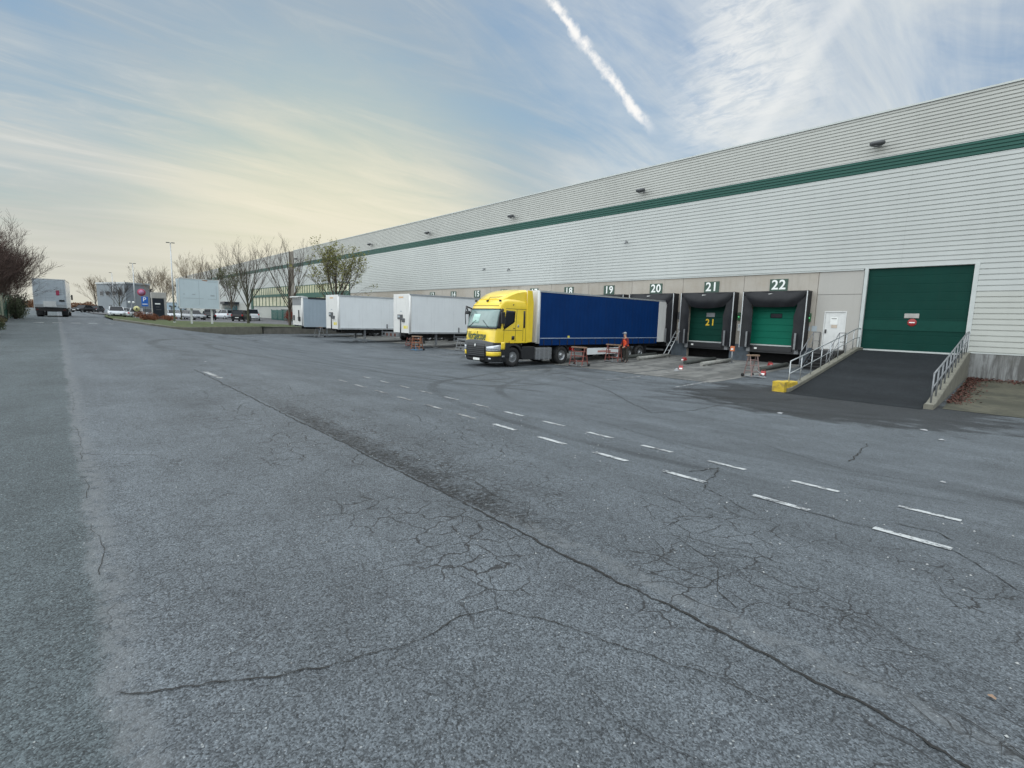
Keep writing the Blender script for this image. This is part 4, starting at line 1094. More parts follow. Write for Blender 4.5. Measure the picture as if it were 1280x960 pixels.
    for i in range(3):
        y = L-13.6+ (7.7+1.31*i) + (0 if pick!='blue' else .05)
        for s_ in (-1,1): wheel(None, t, (s_*(W-.19), y, .49), .49, .36, s_)
        ax = MB(); ax.tube([(-W+.3,y,.49),(W-.3,y,.49)],.07,8); ax.build('axle', mt['dark'], t)
    for s_ in (-1,1):
        u = MB(); u.box(s_*(W-.2)-.16,s_*(W-.2)+.16,L-13.6+11.1,L-13.6+11.13,.25,.95); u.build('mudflap', mt['blackp'], t)
    u = MB(); u.box(-W+.1,W-.1,L-.25,L-.15,.55,.68); u.build('rear_bumper', mt['galvd'], t)
    return t
bt = box_trailer('curtain_trailer','long blue curtain side semi trailer coupled behind the yellow tractor', -21.34, 19.72, 32.8, -2.50, 1.60, -1.20, mt['blue'], mt['trailf'], 'curtain', .0, 'blue')
bt['group'] = 'semi trailers parked at the docks'
box_trailer('box_trailer','plain white box trailer parked left of the yellow tractor, nearest of the white ones', -35.05, 19.75, 33.1, -2.44, 1.66, -1.22, mt['trail'], mt['trailf'], 'box', -.028, 'box')
box_trailer('box_trailer','plain white box trailer parked beside the budding tree, farther of the white ones', -43.15, 17.65, 31.2, -2.36, 1.62, -1.18, mt['trail'], mt['trailf'], 'box', -.0, 'box2')
box_trailer('curtain_trailer','grey curtain side trailer farthest along the dock row beside the grass verge', -51.5, 17.6, 31.2, -2.30, 1.52, -1.10, mt['greyc'], mt['trailf'], 'curtain', 0, 'grey')
# empty chassis parked between the white trailers
t = thing('empty_chassis', 'low empty trailer chassis with a grey front beam between the two white trailers', 'trailer chassis', (-39.6, 21.5, -2.40))
a = MB()
for s_ in (-1,1): a.box(s_*.5-.06,s_*.5+.06,0,10.5,.72,.98)
for i in range(8): a.box(-1.1,1.1,.3+i*1.4,.42+i*1.4,.78,.90)
a.build('frame', mt['dark'], t)
a = MB(); a.box(-1.22,1.22,-.12,.06,.66,.98); a.build('front_beam', mt['galvd'], t)
a = MB()
for i in range(3): a.box(-.95+i*.7,-.65+i*.7,-.13,-.12,.68,.92)
a.build('rusty_panels', M('rust_brown',(.10,.035,.022),.8,var=.3), t)
a = MB()
for s_ in (-1,1): a.box(s_*.9-.06,s_*.9+.06,2.2,2.34,0,.8)
a.build('landing_legs', mt['wood'], t)
for y in (6.9,8.2):
    for s_ in (-1,1): wheel(None, t, (s_*1.05, y, .45), .45, .34, s_)

# ---------------------------------------------------------------- yellow tractor
ZG = -2.50
tk = thing('tractor_unit', 'yellow tractor unit with green lettering parked nose out of dock 20', 'truck', (-21.32, 17.95, ZG), 0)
#  level table: z, halfwidth, y front centre, y corner start
LV = [(.26,1.17,-1.38,-.92),(.45,1.245,-1.47,-.92),(1.0,1.25,-1.50,-.92),(1.3,1.25,-1.46,-.90),(1.95,1.25,-1.38,-.84),(2.5,1.235,-1.24,-.74),(3.0,1.21,-1.06,-.62),(3.22,1.20,-.98,-.54),(3.42,1.16,-.78,-.36),(3.54,1.06,-.46,-.02),(3.58,.9,-.1,.2)]
def lev(z):
    for a, b in zip(LV[:-1], LV[1:]):
        if z <= b[0] or b is LV[-1]:
            t = clamp((z-a[0])/(b[0]-a[0])); return [a[i]+(b[i]-a[i])*t for i in range(1,4)]
def P_(s, z, off=0, yr=1.0):
    w, yf, yc = lev(z); sg = 1 if s >= 0 else -1; q = abs(s); e = .42
    def pt(q):
        if q <= 1:
            t = q*PI/2; return (w*math.sin(t)**e if t > 0 else 0, yc-(yc-yf)*max(0,math.cos(t))**.55)
        return (w, yc+(yr-yc)*(q-1))
    x, y = pt(q)
    if off:
        d = .02; x2, y2 = pt(min(2,q+d)); x1, y1 = pt(max(0,q-d)) if q > d else (-pt(d)[0], pt(d)[1])
        n = Vector((y2-y1, -(x2-x1))); n = n.normalized() if n.length else Vector((0,-1))
        x += n.x*off; y += n.y*off
    return (sg*x, y, z)
# s such that x = fraction of width
def s_of(fx): return math.asin(clamp(fx)**(1/.42))/(PI/2)
def patch(name, s0, s1, z0, z1, mat, off=.012, ns=16, nz=6, parent=tk, zf=None, smooth=True, yr=1.0):
    a = MB(); vs = []
    for i in range(ns+1):
        s = s0+(s1-s0)*i/ns
        for j in range(nz+1):
            zz0, zz1 = (zf(s) if zf else (z0,z1)); vs.append(P_(s, zz0+(zz1-zz0)*j/nz, off, yr))
    a.quadmesh(vs,[(i*(nz+1)+j,(i+1)*(nz+1)+j,(i+1)*(nz+1)+j+1,i*(nz+1)+j+1) for i in range(ns) for j in range(nz)],0,smooth)
    o = a.build(name, mat, parent, fix=False)
    # give the panel real thickness
    sd = o.modifiers.new('thick','SOLIDIFY'); sd.thickness = .012; sd.offset = 0
    return o
a = MB(); S_ = [-2+4*i/72 for i in range(73)]; zs = [1.25,1.4,1.7,1.95,2.2,2.5,2.8,3.0,3.12,3.22,3.32,3.42,3.48,3.54,3.58]
vs = [P_(s,z) for z in zs for s in S_]; n = len(S_)
fs = [(j*n+i,j*n+i+1,(j+1)*n+i+1,(j+1)*n+i) for j in range(len(zs)-1) for i in range(n-1)]
fs += [(j*n, (j+1)*n, (j+1)*n+n-1, j*n+n-1) for j in range(len(zs)-1)]
fs.append(tuple((len(zs)-1)*n+i for i in range(n))); fs.append(tuple(range(n))[::-1])
a.quadmesh(vs, fs, 0, True)
cab = a.build('cab', mt['yellow'], tk)
es = cab.modifiers.new('es','EDGE_SPLIT'); es.split_angle = math.radians(38)
# roof spoiler
a = MB(); secs = []
for i in range(9):
    t_ = i/8; y = -.62+1.62*t_; top = 3.52+.56*math.sin(t_*PI/2)**.8; w = 1.02+.13*t_
    secs.append([(-w,y,3.38),(-w*.99,y,top-.12),(-w*.9,y,top-.01),(-w*.4,y,top+.03),(w*.4,y,top+.03),(w*.9,y,top-.01),(w*.99,y,top-.12),(w,y,3.38)])
vs = [p for s_ in secs for p in s_]
a.quadmesh(vs,[(i*8+j,i*8+j+1,(i+1)*8+j+1,(i+1)*8+j) for i in range(8) for j in range(7)]+[tuple(range(8)),tuple(64+j for j in range(7,-1,-1))],0,True)
sp = a.build('roof_spoiler', mt['yellow'], tk); sp.modifiers.new('es','EDGE_SPLIT').split_angle = math.radians(40)
for s_ in (-1,1):   # side air deflectors
    a = MB(); a.prism([(.96,1.25),(1.38,1.3),(1.42,3.4),(1.30,4.04),(.96,4.05)],'x',s_*1.232-.025,s_*1.232+.025); a.build('side_deflector', mt['yellow'], tk, bevel=.015)
# bumper / lower front
def bump_front():
    a = MB(); S2 = [-1.35+2.7*i/54 for i in range(55)]; zz = [.26,.34,.6,.9,1.15,1.27]
    vs = [P_(s,z,.02) for z in zz for s in S2]; n = len(S2)
    fs = [(j*n+i,j*n+i+1,(j+1)*n+i+1,(j+1)*n+i) for j in range(len(zz)-1) for i in range(n-1)]
    fs += [(j*n, (j+1)*n, (j+1)*n+n-1, j*n+n-1) for j in range(len(zz)-1)]
    fs.append(tuple((len(zz)-1)*n+i for i in range(n))); fs.append(tuple(range(n))[::-1])
    a.quadmesh(vs, fs, 0, True); o = a.build('bumper', mt['blackp'], tk); o.modifiers.new('es','EDGE_SPLIT').split_angle = math.radians(38); return o
bp = bump_front()
sm = s_of(.94)
patch('grille_surround', -sm, sm, .5, 1.33, mt['dgrey'], .035, 20, 5, zf=lambda s: (1.02, 1.40-.16*abs(s)/sm*1.0+.05*(abs(s)/sm)**3))
gs = s_of(.60)
gr = patch('grille', -gs, gs, .50, 1.20, mt['blackp'], .05, 14, 5)
for i in range(6):
    z = .56+i*.105; patch('grille_bar', -gs*.97, gs*.97, z, z+.022, mt['dgrey'], .062, 14, 1, parent=gr)
a = MB(); q = P_(0,1.10,.085); a.prism([(-.055,0),(0,-.085),(.055,0),(0,.085)],'y',-.012,.012); a.xf(Matrix.Translation(q)); a.build('diamond_badge', mt['signw'], gr)
for s_ in (-1,1):
    lo, hi = s_of(.68), s_of(.985)+.18
    hl = patch('headlight', s_*lo, s_*hi, .84, 1.12, mt['lamp'], .045, 10, 3, zf=lambda s: (.84, 1.06+.10*(abs(s)-lo)/(hi-lo)))
    patch('light_cluster_line', s_*lo*1.05, s_*hi*.96, .93, .95, mt['dgrey'], .058, 8, 1, parent=hl)
    patch('bumper_corner', s_*lo, s_*(hi+.02), .58, .80, mt['yellow'], .045, 10, 3)
    patch('fog_lamp', s_*s_of(.78), s_*s_of(.88), .40, .48, mt['lamp'], .04, 4, 2)
    # lower yellow quarter ahead of the wheel arch
    patch('quarter_panel', s_*1.02, s_*1.17, .92, 1.30, mt['yellow'], .034, 4, 4)
a = MB(); q = P_(0,.38,.07); a.box(-.27,.27,-.012,.012,-.06,.06); a.xf(Matrix.Translation((q[0]+.05,q[1],q[2]))); a.build('number_plate', mt['plate'], tk)
# windscreen
wsf = s_of(.972)
ws = patch('windscreen', -wsf, wsf, 2.02, 2.98, mt['wsglass'], .012, 20, 8)
patch('windscreen_seal', -wsf*1.04, wsf*1.04, 1.97, 2.05, mt['blackp'], .018, 20, 1, parent=ws)
patch('windscreen_seal', -wsf*1.04, wsf*1.04, 2.97, 3.02, mt['blackp'], .018, 20, 1, parent=ws)
patch('screen_sticker', s_of(.50)*-1, -s_of(.05), 2.25, 2.72, M('pale_green_papers',(.45,.66,.60),.6), .022, 8, 3, parent=ws)
for s_ in (-1,1):
    patch('corner_pillar', s_*wsf, s_*(.985), 2.0, 3.0, mt['blackp'], .016, 4, 6)
    a = MB(); q0 = P_(s_*.25,2.03,.04); q1 = P_(s_*.02,2.40,.04); a.tube([q0,q1],.012,5); a.build('wiper', mt['blackp'], tk)
# side windows and doors
for s_ in (-1,1):
    def zf(s):
        tt = (abs(s)-1.08)/(.39); return (1.93+.42*max(0,tt), 2.95-.03*tt)
    patch('side_window', s_*1.08, s_*1.47, 0, 0, mt['glass'], .008, 6, 6, zf=zf)
    patch('rear_slot_window', s_*1.83, s_*1.90, 2.05, 2.95, mt['blackp'], .008, 2, 4)
    dl = MB(); w = 1.255
    dln = MB()
    for (s0,s1,z0,z1) in ((1.53,1.54,1.35,3.0),(1.10,1.105,1.3,2.0),(1.82,1.825,1.35,2.05)):
        patch('door_gap', s_*s0, s_*s1, z0, z1, mt['dark'], .004, 1, 4)
    patch('roof_seam', s_*1.05, s_*1.95, 3.03, 3.045, mt['dark'], .005, 8, 1)
    patch('door_handle', s_*1.44, s_*1.50, 2.0, 2.04, mt['blackp'], .02, 2, 1)
    patch('side_emblem', s_*1.60, s_*1.66, 2.08, 2.22, mt['stone'], .01, 2, 2)
    patch('grab_recess', s_*1.40, s_*1.50, 1.42, 1.62, mt['blackp'], .008, 2, 2)
    # arch
    a = MB(); n = 14; vs = []
    for i in range(n+1):
        t_ = PI*(-.04+1.08*i/n)
        for (r, x) in ((.60,.86),(.60,1.29),(.71,1.29),(.71,.86)): vs.append((s_*x, math.cos(t_)*r, .52+math.sin(t_)*r))
    a.quadmesh(vs,[(i*4+j,i*4+(j+1)%4,(i+1)*4+(j+1)%4,(i+1)*4+j) for i in range(n) for j in range(4)]+[(0,1,2,3),(n*4,n*4+3,n*4+2,n*4+1)])
    a.build('wheel_arch', mt['blackp'], tk)
    # cab steps
    a = MB(); a.rbox(s_*1.12-.12,s_*1.12+.12,-.92,-.66,.30,1.20,.03); a.build('step_panel', mt['blackp'], tk)
    a = MB(); a.rbox(s_*1.08-.14,s_*1.08+.14,.70,1.62,.34,1.05,.04); a.build('side_tank', mt['blackp'], tk)
    a = MB(); a.rbox(s_*1.05-.20,s_*1.05+.20,1.72,2.98,.30,.98,.06); ft = a.build('fuel_tank', mt['galvd'], tk)
    a = MB()
    for y in (1.98,2.35,2.72): a.box(s_*1.05-.208,s_*1.05+.208,y-.03,y+.03,.292,.988)
    a.build('tank_strap', mt['grey'], ft)
    # mirrors
    a = MB(); 
    if True:
        x = s_*1.37
        a.tube([(s_*1.20,-.72,3.00),(s_*1.34,-.86,3.02),(x,-.84,2.8)],.022,6); a.rbox(x-.055,x+.055,-.98,-.74,2.25,2.85,.04); a.tube([(s_*1.22,-.66,2.0),(x,-.82,2.28)],.02,6)
        a.build('mirror', mt['blackp'], tk)
a = MB(); a.tube([(-1.15,-.95,3.0),(-1.12,-1.35,3.12),(-.86,-1.45,2.90)],.04,6); a.tube([(-1.12,-1.35,3.12),(-1.28,-1.30,2.75),(-1.30,-1.25,2.15)],.022,6); a.rbox(-.98,-.70,-1.52,-1.40,2.70,2.88,.03); a.build('front_mirror', mt['blackp'], tk)
for x in (-.95,.05,1.08):
    a = MB(); yq = -.82; a.rbox(x-.05,x+.05,yq-.06,yq+.06,3.38,3.48,.02); a.build('roof_marker', mt['blackp'], tk)
a = MB(); a.tube([(.05,-.8,3.42),(.1,-.7,3.62),(.9,-.4,3.66)],.014,5); a.build('aerial', mt['blackp'], tk)
for s_ in (-1,1):
    patch('side_marker', s_*1.30, s_*1.33, 1.30, 1.35, M('amber_marker%d'%s_,(.6,.18,.02),.4), .014, 2, 1)
    patch('shoulder_crease', s_*1.04, s_*1.80, 1.915, 1.93, mt['dark'], .004, 8, 1)
    patch('rear_panel_seam', s_*1.93, s_*1.935, 1.3, 3.4, mt['dark'], .004, 1, 4)
    patch('roof_side_lamp', s_*1.32, s_*1.36, 3.22, 3.28, mt['blackp'], .012, 2, 1)
    patch('step_slot', s_*1.06, s_*1.16, .50, .60, mt['galvd'], .06, 3, 1)
patch('bonnet_seam', -s_of(.97), s_of(.97), 1.925, 1.937, mt['dark'], .008, 20, 1)
patch('sun_visor_edge', -s_of(.9), s_of(.9), 3.16, 3.18, mt['dark'], .006, 16, 1)
patch('lower_grille', -s_of(.55), s_of(.55), .30, .42, mt['dark'], .055, 12, 1)
# lettering bent on the front panel
tx = text_mesh('P. Nortalecque', .50, mt['txtg'], 'front_lettering', tk, (0,0,0), offset=.008, shear=.22, spacing=.96, extrude=.003, rot=(0,0,0))
me = tx.data; vsx = [v.co.x for v in me.vertices]; cx0, cx1 = min(vsx), max(vsx)
for v in me.vertices:
    fx = (v.co.x-cx0)/(cx1-cx0); X = -1.14+fx*1.85
    zz = 1.64 + v.co.y*1.18 - .07 + .02*math.sin(fx*3)
    sg = 1 if X >= 0 else -1; s = s_of(min(.999,abs(X)/1.25)); p = P_(sg*s, zz, .006+v.co.z*.5+.004)
    v.co = Vector((X, p[1]-.006, zz))
me.update()
# frame behind the cab
a = MB()
for s_ in (-1,1): a.box(s_*.42-.05,s_*.42+.05,-.9,4.9,.72,1.0)
a.box(-.5,.5,1.05,1.3,.7,1.7); a.box(-.9,.9,-1.0,.9,.75,1.26); a.build('chassis', mt['dark'], tk)
a = MB(); a.lathe([(1.02,.0),(1.02,.50),(1.10,.50),(1.10,.0)],'z',(0,3.4,0),20); a.build('fifth_wheel', mt['dark'], tk)
for s_ in (-1,1):
    wheel(None, tk, (s_*1.08, 0, .51), .51, .32, s_, dish=.02)
    wheel(None, tk, (s_*1.06, 3.84, .51), .51, .30, s_, name='drive_wheel', dish=.09)
    wheel(None, tk, (s_*.73, 3.84, .51), .51, .28, s_, name='drive_wheel', dish=.09)
    a = MB(); n = 10; vs = []
    for i in range(n+1):
        t_ = PI*(.05+.9*i/n)
        for (r, x) in ((.58,.60),(.58,1.24),(.61,1.24),(.61,.60)): vs.append((s_*x, 3.84+math.cos(t_)*r, .51+math.sin(t_)*r))
    a.quadmesh(vs,[(i*4+j,i*4+(j+1)%4,(i+1)*4+(j+1)%4,(i+1)*4+j) for i in range(n) for j in range(4)]); a.build('mudguard', mt['blackp'], tk)
    a = MB(); a.rbox(s_*1.05-.15,s_*1.05+.15,4.78,4.90,.75,.95,.02); a.build('tail_light', mt['tail'], tk)

# ---------------------------------------------------------------- worker
def skin_fig(name, joints, edges, mat, parent, sub=2):
    me = bpy.data.meshes.new(name); names = list(joints)
    me.from_pydata([joints[n][:3] for n in names], [(names.index(a),names.index(b)) for a,b in edges], [])
    o = bpy.data.objects.new(name, me); COL.objects.link(o)
    sk = o.modifiers.new('skin','SKIN'); sk.use_smooth_shade = True
    if not me.skin_vertices:
        pass
    for i,n in enumerate(names):
        r = joints[n][3]; r = r if isinstance(r, tuple) else (r,r)
        me.skin_vertices[0].data[i].radius = r
        me.skin_vertices[0].data[i].use_root = (i == 0)
    o.modifiers.new('sub','SUBSURF').levels = sub; o.modifiers['sub'].render_levels = sub
    bpy.context.view_layer.update()
    dg = bpy.context.evaluated_depsgraph_get(); m2 = bpy.data.meshes.new_from_object(o.evaluated_get(dg))
    bpy.data.objects.remove(o); m2.materials.clear(); m2.materials.append(mat)
    for p in m2.polygons: p.use_smooth = True
    r = bpy.data.objects.new(name, m2); COL.objects.link(r); r.parent = parent
    return r
wx, wy = -18.35, 25.55
pe = thing('person', 'person in an orange vest, dark red jacket and grey cap standing behind a trestle', 'person', (wx, wy, g(wx,wy)+.012), -.35)
# faces -Y (towards the yard), leaning slightly, hands lowered on the trestle bar
J = dict(pelvis=(0,.02,.95,(.155,.11)), waist=(0,0,1.08,(.145,.105)), chest=(0,-.05,1.32,(.17,.12)), upper=(0,-.07,1.43,(.13,.09)), neck=(0,-.09,1.52,.058), head0=(0,-.11,1.60,(.075,.085)), head1=(0,-.12,1.70,(.078,.095)), head2=(0,-.11,1.77,(.06,.07)),
 shl=(-.19,-.06,1.43,.062), ell=(-.27,-.08,1.16,.047), wrl=(-.22,-.26,.98,.032), hal=(-.20,-.32,.95,(.04,.022)),
 shr=(.19,-.06,1.43,.062), elr=(.28,-.06,1.16,.047), wrr=(.24,-.24,.97,.032), har=(.22,-.30,.94,(.04,.022)),
 hpl=(-.10,.02,.90,.10), knl=(-.12,-.02,.50,.062), anl=(-.13,.04,.10,.042), tol=(-.14,-.12,.04,(.042,.03)),
 hpr=(.10,.02,.90,.10), knr=(.13,0,.50,.062), anr=(.14,.05,.10,.042), tor=(.16,-.10,.04,(.042,.03)))
E_ = [('pelvis','waist'),('waist','chest'),('chest','upper'),('upper','neck'),('neck','head0'),('head0','head1'),('head1','head2'),
 ('upper','shl'),('shl','ell'),('ell','wrl'),('wrl','hal'),('upper','shr'),('shr','elr'),('elr','wrr'),('wrr','har'),
 ('pelvis','hpl'),('hpl','knl'),('knl','anl'),('anl','tol'),('pelvis','hpr'),('hpr','knr'),('knr','anr'),('anr','tor')]
for sd, sx in (('l',-1),('r',1)):
    hx, hy, hz, _ = J['ha'+sd]
    for i, (dx, ln) in enumerate(((-.032,.062),(-.011,.072),(.011,.068),(.031,.052))):
        J['f%s%da'%(sd,i)] = (hx+dx, hy-.035, hz-.005, .0085); J['f%s%db'%(sd,i)] = (hx+dx*1.1, hy-.035-ln*.6, hz-.02, .0075); J['f%s%dc'%(sd,i)] = (hx+dx*1.1, hy-.035-ln*.8, hz-.05, .0065)
        E_ += [('ha'+sd,'f%s%da'%(sd,i)),('f%s%da'%(sd,i),'f%s%db'%(sd,i)),('f%s%db'%(sd,i),'f%s%dc'%(sd,i))]
    J['t%sa'%sd] = (hx-sx*.045, hy-.01, hz-.01, .010); J['t%sb'%sd] = (hx-sx*.06, hy-.05, hz-.03, .008)
    E_ += [('ha'+sd,'t%sa'%sd),('t%sa'%sd,'t%sb'%sd)]
body = skin_fig('body', J, E_, mt['skin'], pe)
a = MB(); a.prism([(-.012,-.205),(.012,-.205),(.018,-.19),(-.018,-.19)],'z',1.655,1.69); a.build('nose', mt['skin'], pe)
a = MB()
for x in (-.032,.032): a.lathe([(0,.0),(0,.009),(.006,.008)],'y',(x,-.208,1.712),8)
a.build('eyes', mt['blackp'], pe)
def grow(keys, edges, r, name, mat, extra=None, parent=pe):
    JJ = {}
    for k in keys:
        x,y,z,q = J[k]; q = q if isinstance(q, tuple) else (q,q); JJ[k] = (x,y,z,(q[0]+r,q[1]+r))
    if extra: JJ.update(extra)
    return skin_fig(name, JJ, edges, mat, parent)
grow(['pelvis','hpl','knl','anl','hpr','knr','anr'],[('pelvis','hpl'),('hpl','knl'),('knl','anl'),('pelvis','hpr'),('hpr','knr'),('knr','anr')],.02,'trousers',mt['trous'])
grow(['waist','chest','upper','shl','ell','wrl','shr','elr','wrr'],[('waist','chest'),('chest','upper'),('upper','shl'),('shl','ell'),('ell','wrl'),('upper','shr'),('shr','elr'),('elr','wrr')],.02,'jacket',mt['jacket'])
grow(['waist','chest','upper'],[('lo','waist'),('waist','chest'),('chest','upper')],.04,'vest',mt['orange'],{'lo':(0,.01,.92,(.17,.13))})
grow(['anl','tol'],[('anl','tol')],.014,'shoe',mt['blackp']); grow(['anr','tor'],[('anr','tor')],.014,'shoe',mt['blackp'])
a = MB(); a.lathe([(-.02,.098),(.02,.097),(.055,.078),(.075,.03),(.078,0)],'z',(0,-.115,1.765),16); a.xf(Matrix.Identity(4)); a.box(-.07,.07,-.29,-.20,1.745,1.758); a.build('cap', mt['cap'], pe)
a = MB(); a.lathe([(-.06,.088),(-.02,.106),(0,.107)],'z',(0,-.10,1.75),16); a.build('hair', mt['hair'], pe)

# ---------------------------------------------------------------- cars
def make_car(lab, paint, loc, rz_, kind='hatch', group='cars in the car park', tail=True):
    Ls = {'hatch':4.1,'estate':4.6,'suv':4.6,'van':4.8,'sedan':4.5}[kind]; Hs = {'hatch':1.48,'estate':1.5,'suv':1.72,'van':1.95,'sedan':1.43}[kind]
    W = .90 if kind != 'van' else .95
    t = thing('parked_car' if kind != 'van' else 'parked_van', lab, 'car' if kind != 'van' else 'van', loc, rz_, group)
    h = Ls/2; bl = .28; belt = Hs*.60
    # body loft: stations along y (front = -y)
    st = [(-h,.58,.40,.62),(-h+.12,.80,.30,.72),(-h+.5,W-.02,.24,belt*.92),(-h+1.1,W,.22,belt),(0,W,.22,belt+.03),(h-.9,W,.22,belt+.05),(h-.25,W-.02,.26,belt+.06),(h-.06,W-.08,.34,belt),(h,.78,.42,belt*.86)]
    a = MB(); vs = []
    for (y,w,zb,zt) in st:
        vs += [(-w*.85,y,zb),(-w,y,zb+.12),(-w,y,(zb+zt)/2),(-w*.97,y,zt-.06),(-w*.86,y,zt),(w*.86,y,zt),(w*.97,y,zt-.06),(w,y,(zb+zt)/2),(w,y,zb+.12),(w*.85,y,zb)]
    k = 10
    fs = [(i*k+j,i*k+(j+1)%k,(i+1)*k+(j+1)%k,(i+1)*k+j) for i in range(len(st)-1) for j in range(k)]+[tuple(range(k)),tuple((len(st)-1)*k+j for j in range(k-1,-1,-1))]
    a.quadmesh(vs, fs, 0, True); a.build('body', paint, t)
    # greenhouse
    wsy = {'hatch':-.95,'estate':-.95,'suv':-.95,'van':-1.35,'sedan':-.8}[kind]
    rf0 = wsy+.65; rb = {'hatch':h-.75,'estate':h-.35,'suv':h-.45,'van':h-.15,'sedan':h-1.35}[kind]; re = {'hatch':h-.28,'estate':h-.08,'suv':h-.15,'van':h-.05,'sedan':h-.75}[kind]
    a = MB()
    vs = [(-W*.86,wsy,belt),(W*.86,wsy,belt),(W*.70,rf0,Hs-.02),(-W*.70,rf0,Hs-.02),(-W*.72,rb,Hs-.03),(W*.72,rb,Hs-.03),(W*.84,re,belt+.05),(-W*.84,re,belt+.05)]
    a.quadmesh(vs,[(0,1,2,3),(4,5,6,7),(0,3,4,7),(1,6,5,2),(0,7,6,1)]); a.build('windows', mt['glass'], t)
    a = MB(); a.rbox(-W*.74,W*.74,rf0-.04,rb+.06,Hs-.05,Hs+.0,.02)
    for s_ in (-1,1):
        a.tube([(s_*W*.87,wsy-.02,belt),(s_*W*.72,rf0,Hs-.03)],.035,5); a.tube([(s_*W*.85,re+.02,belt+.04),(s_*W*.73,rb+.02,Hs-.03)],.05,5); a.tube([(s_*W*.87,.15,belt+.03),(s_*W*.73,.2,Hs-.03)],.035,5)
    a.build('roof', paint, t)
    for s_ in (-1,1):
        for y in (-h+.82, h-.80):
            b = MB(); b.lathe([(-.10,.20),(-.10,.30),(-.07,.32),(.07,.32),(.10,.30),(.10,.20)],'x',(0,0,0),16); wo = b.build('wheel', mt['tyre'], t); wo.location = (s_*(W-.09),y,.32)
            b = MB(); b.lathe([(s_*.10,.21),(s_*.085,.18),(s_*.07,.06),(s_*.09,.0)],'x',(0,0,0),14); b.build('rim', mt['rim'], wo)
        b = MB(); b.rbox(s_*.66-.14,s_*.66+.14,-h+.05,-h+.28,.56,.70,.03); b.build('headlight', mt['lamp'], t)
        b = MB(); b.rbox(s_*(W-.15)-.10,s_*(W-.15)+.10,h-.10,h+.005,belt-.22,belt,.02); b.build('tail_light', mt['tail'], t)
        b = MB(); b.rbox(s_*(W+.08)-.08,s_*(W+.08)+.08,wsy+.12,wsy+.22,belt+.02,belt+.16,.02); b.build('mirror', paint, t)
    b = MB(); b.box(-.26,.26,-h-.02,-h+.02,.42,.52); b.build('number_plate', mt['plate'], t)
    b = MB(); b.box(-.26,.26,h-.02,h+.02,.52,.62); b.build('number_plate', mt['plate'], t)
    b = MB(); b.rbox(-.45,.45,-h-.01,-h+.06,.28,.50,.02); b.build('front_intake', mt['blackp'], t)
    b = MB(); b.box(-.70,.70,h-.03,h+.015,.28,.42); b.build('rear_bumper_insert', mt['blackp'], t)
    return t
LZ = lambda x,y: (x, y, max(g(x,y), lotz(x,y))+.01)
# heading: rotation so that the front points towards the camera (0 = facing -Y)
VY = math.radians(80)   # facing +X, i.e. towards the viewer
make_car('white hatchback facing the road left of the bare dark tree', mt['carw'], (-85.0,5.9,g(-85,5.9)+.01), VY+.15, 'hatch')
make_car('white car with rounded rear standing under the parking sign', mt['carw'], (-92.5,8.2,g(-92.5,8.2)+.01), VY+PI-.45, 'hatch')
make_car('pale car half hidden by the dark panel of the totem', mt['cars'], (-103,11.2,lotz(-103,11.2)+.01), VY+.2, 'estate')
make_car('white car behind the tall street lamp base', mt['carw'], LZ(-101,14.3), VY+.35, 'hatch')
make_car('white hatchback left of the billboard posts', mt['carw'], LZ(-97.8,15.6), VY+.4, 'hatch')
make_car('silver estate behind the left billboard post', mt['cars'], LZ(-94.0,16.2), VY+.45, 'estate')
make_car('black saloon between the two billboard posts', mt['cark'], LZ(-96.0,18.6), VY+PI+.1, 'sedan')
make_car('dark brown car deep behind the right billboard post', mt['cart'], LZ(-114,22.6), VY+.2, 'suv')
make_car('white car right of the billboard in the second row', mt['carw'], LZ(-108,23.6), VY+PI+.5, 'suv')
make_car('black off-roader left of the bare tree trunk', mt['cark'], LZ(-88.0,21.6), VY+PI-.35, 'suv')
make_car('white van behind the bare tree trunk', mt['carw'], LZ(-96.5,25.6), VY+PI-.1, 'van')
make_car('dark car far up the road beyond the box truck', mt['cark'], (-130,3.9,g(-130,3.9)+.01), .9, 'sedan')
make_car('second dark car far up the road, half behind the first one', mt['cark'], (-138,6.2,g(-138,6.2)+.01), 1.2, 'hatch')

# ---------------------------------------------------------------- box truck on the left
hd = math.radians(90+3.6)      # driving away, slightly to the right
bt2 = thing('box_truck', 'white box truck standing at the left roadside seen from behind', 'truck', (-71.5,-.40,g(-71.5,-.4)), math.radians(86.5))
# local: rear at y=0, vehicle extends +y (away)
def tb(nm, f, m, parent=bt2, **k): a = MB(); f(a); return a.build(nm, m, parent, **k)
rb_ = tb('cargo_box', lambda a: a.box(-1.25,1.25,.05,7.6,.98,3.82), M('grey_white_truck_box',(.56,.60,.63),.45,var=.05,streak=.2,dirt=.15))
tb('roof_edge', lambda a: (a.box(-1.29,1.29,0,7.65,3.82,3.90), a.box(1.24,1.29,0,.12,.9,3.82), a.box(-1.29,-1.24,0,.12,.9,3.82)), mt['white'])
def shutter(a):
    for i in range(14): a.box(-1.15,1.15,-.005+(.01 if i%2 else 0),.05,1.28+i*.178,1.28+i*.178+.163)
tb('roller_shutter', shutter, M('grimy_pale_shutter',(.44,.49,.53),.45,var=.08,streak=.3,dirt=.25,scale=1.2))
tb('rear_sill', lambda a: a.box(-1.25,1.25,-.04,.05,.98,1.27), mt['galv'])
tb('red_sticker', lambda a: a.box(.48,.74,-.025,-.005,2.25,2.75), mt['srose'])
tb('tail_lift', lambda a: (a.rbox(-.55,.45,-.10,-.04,1.02,1.60,.03)), mt['white'])
tb('dark_vent', lambda a: a.box(.68,1.1,-.03,-.005,1.60,1.78), mt['blackp'])
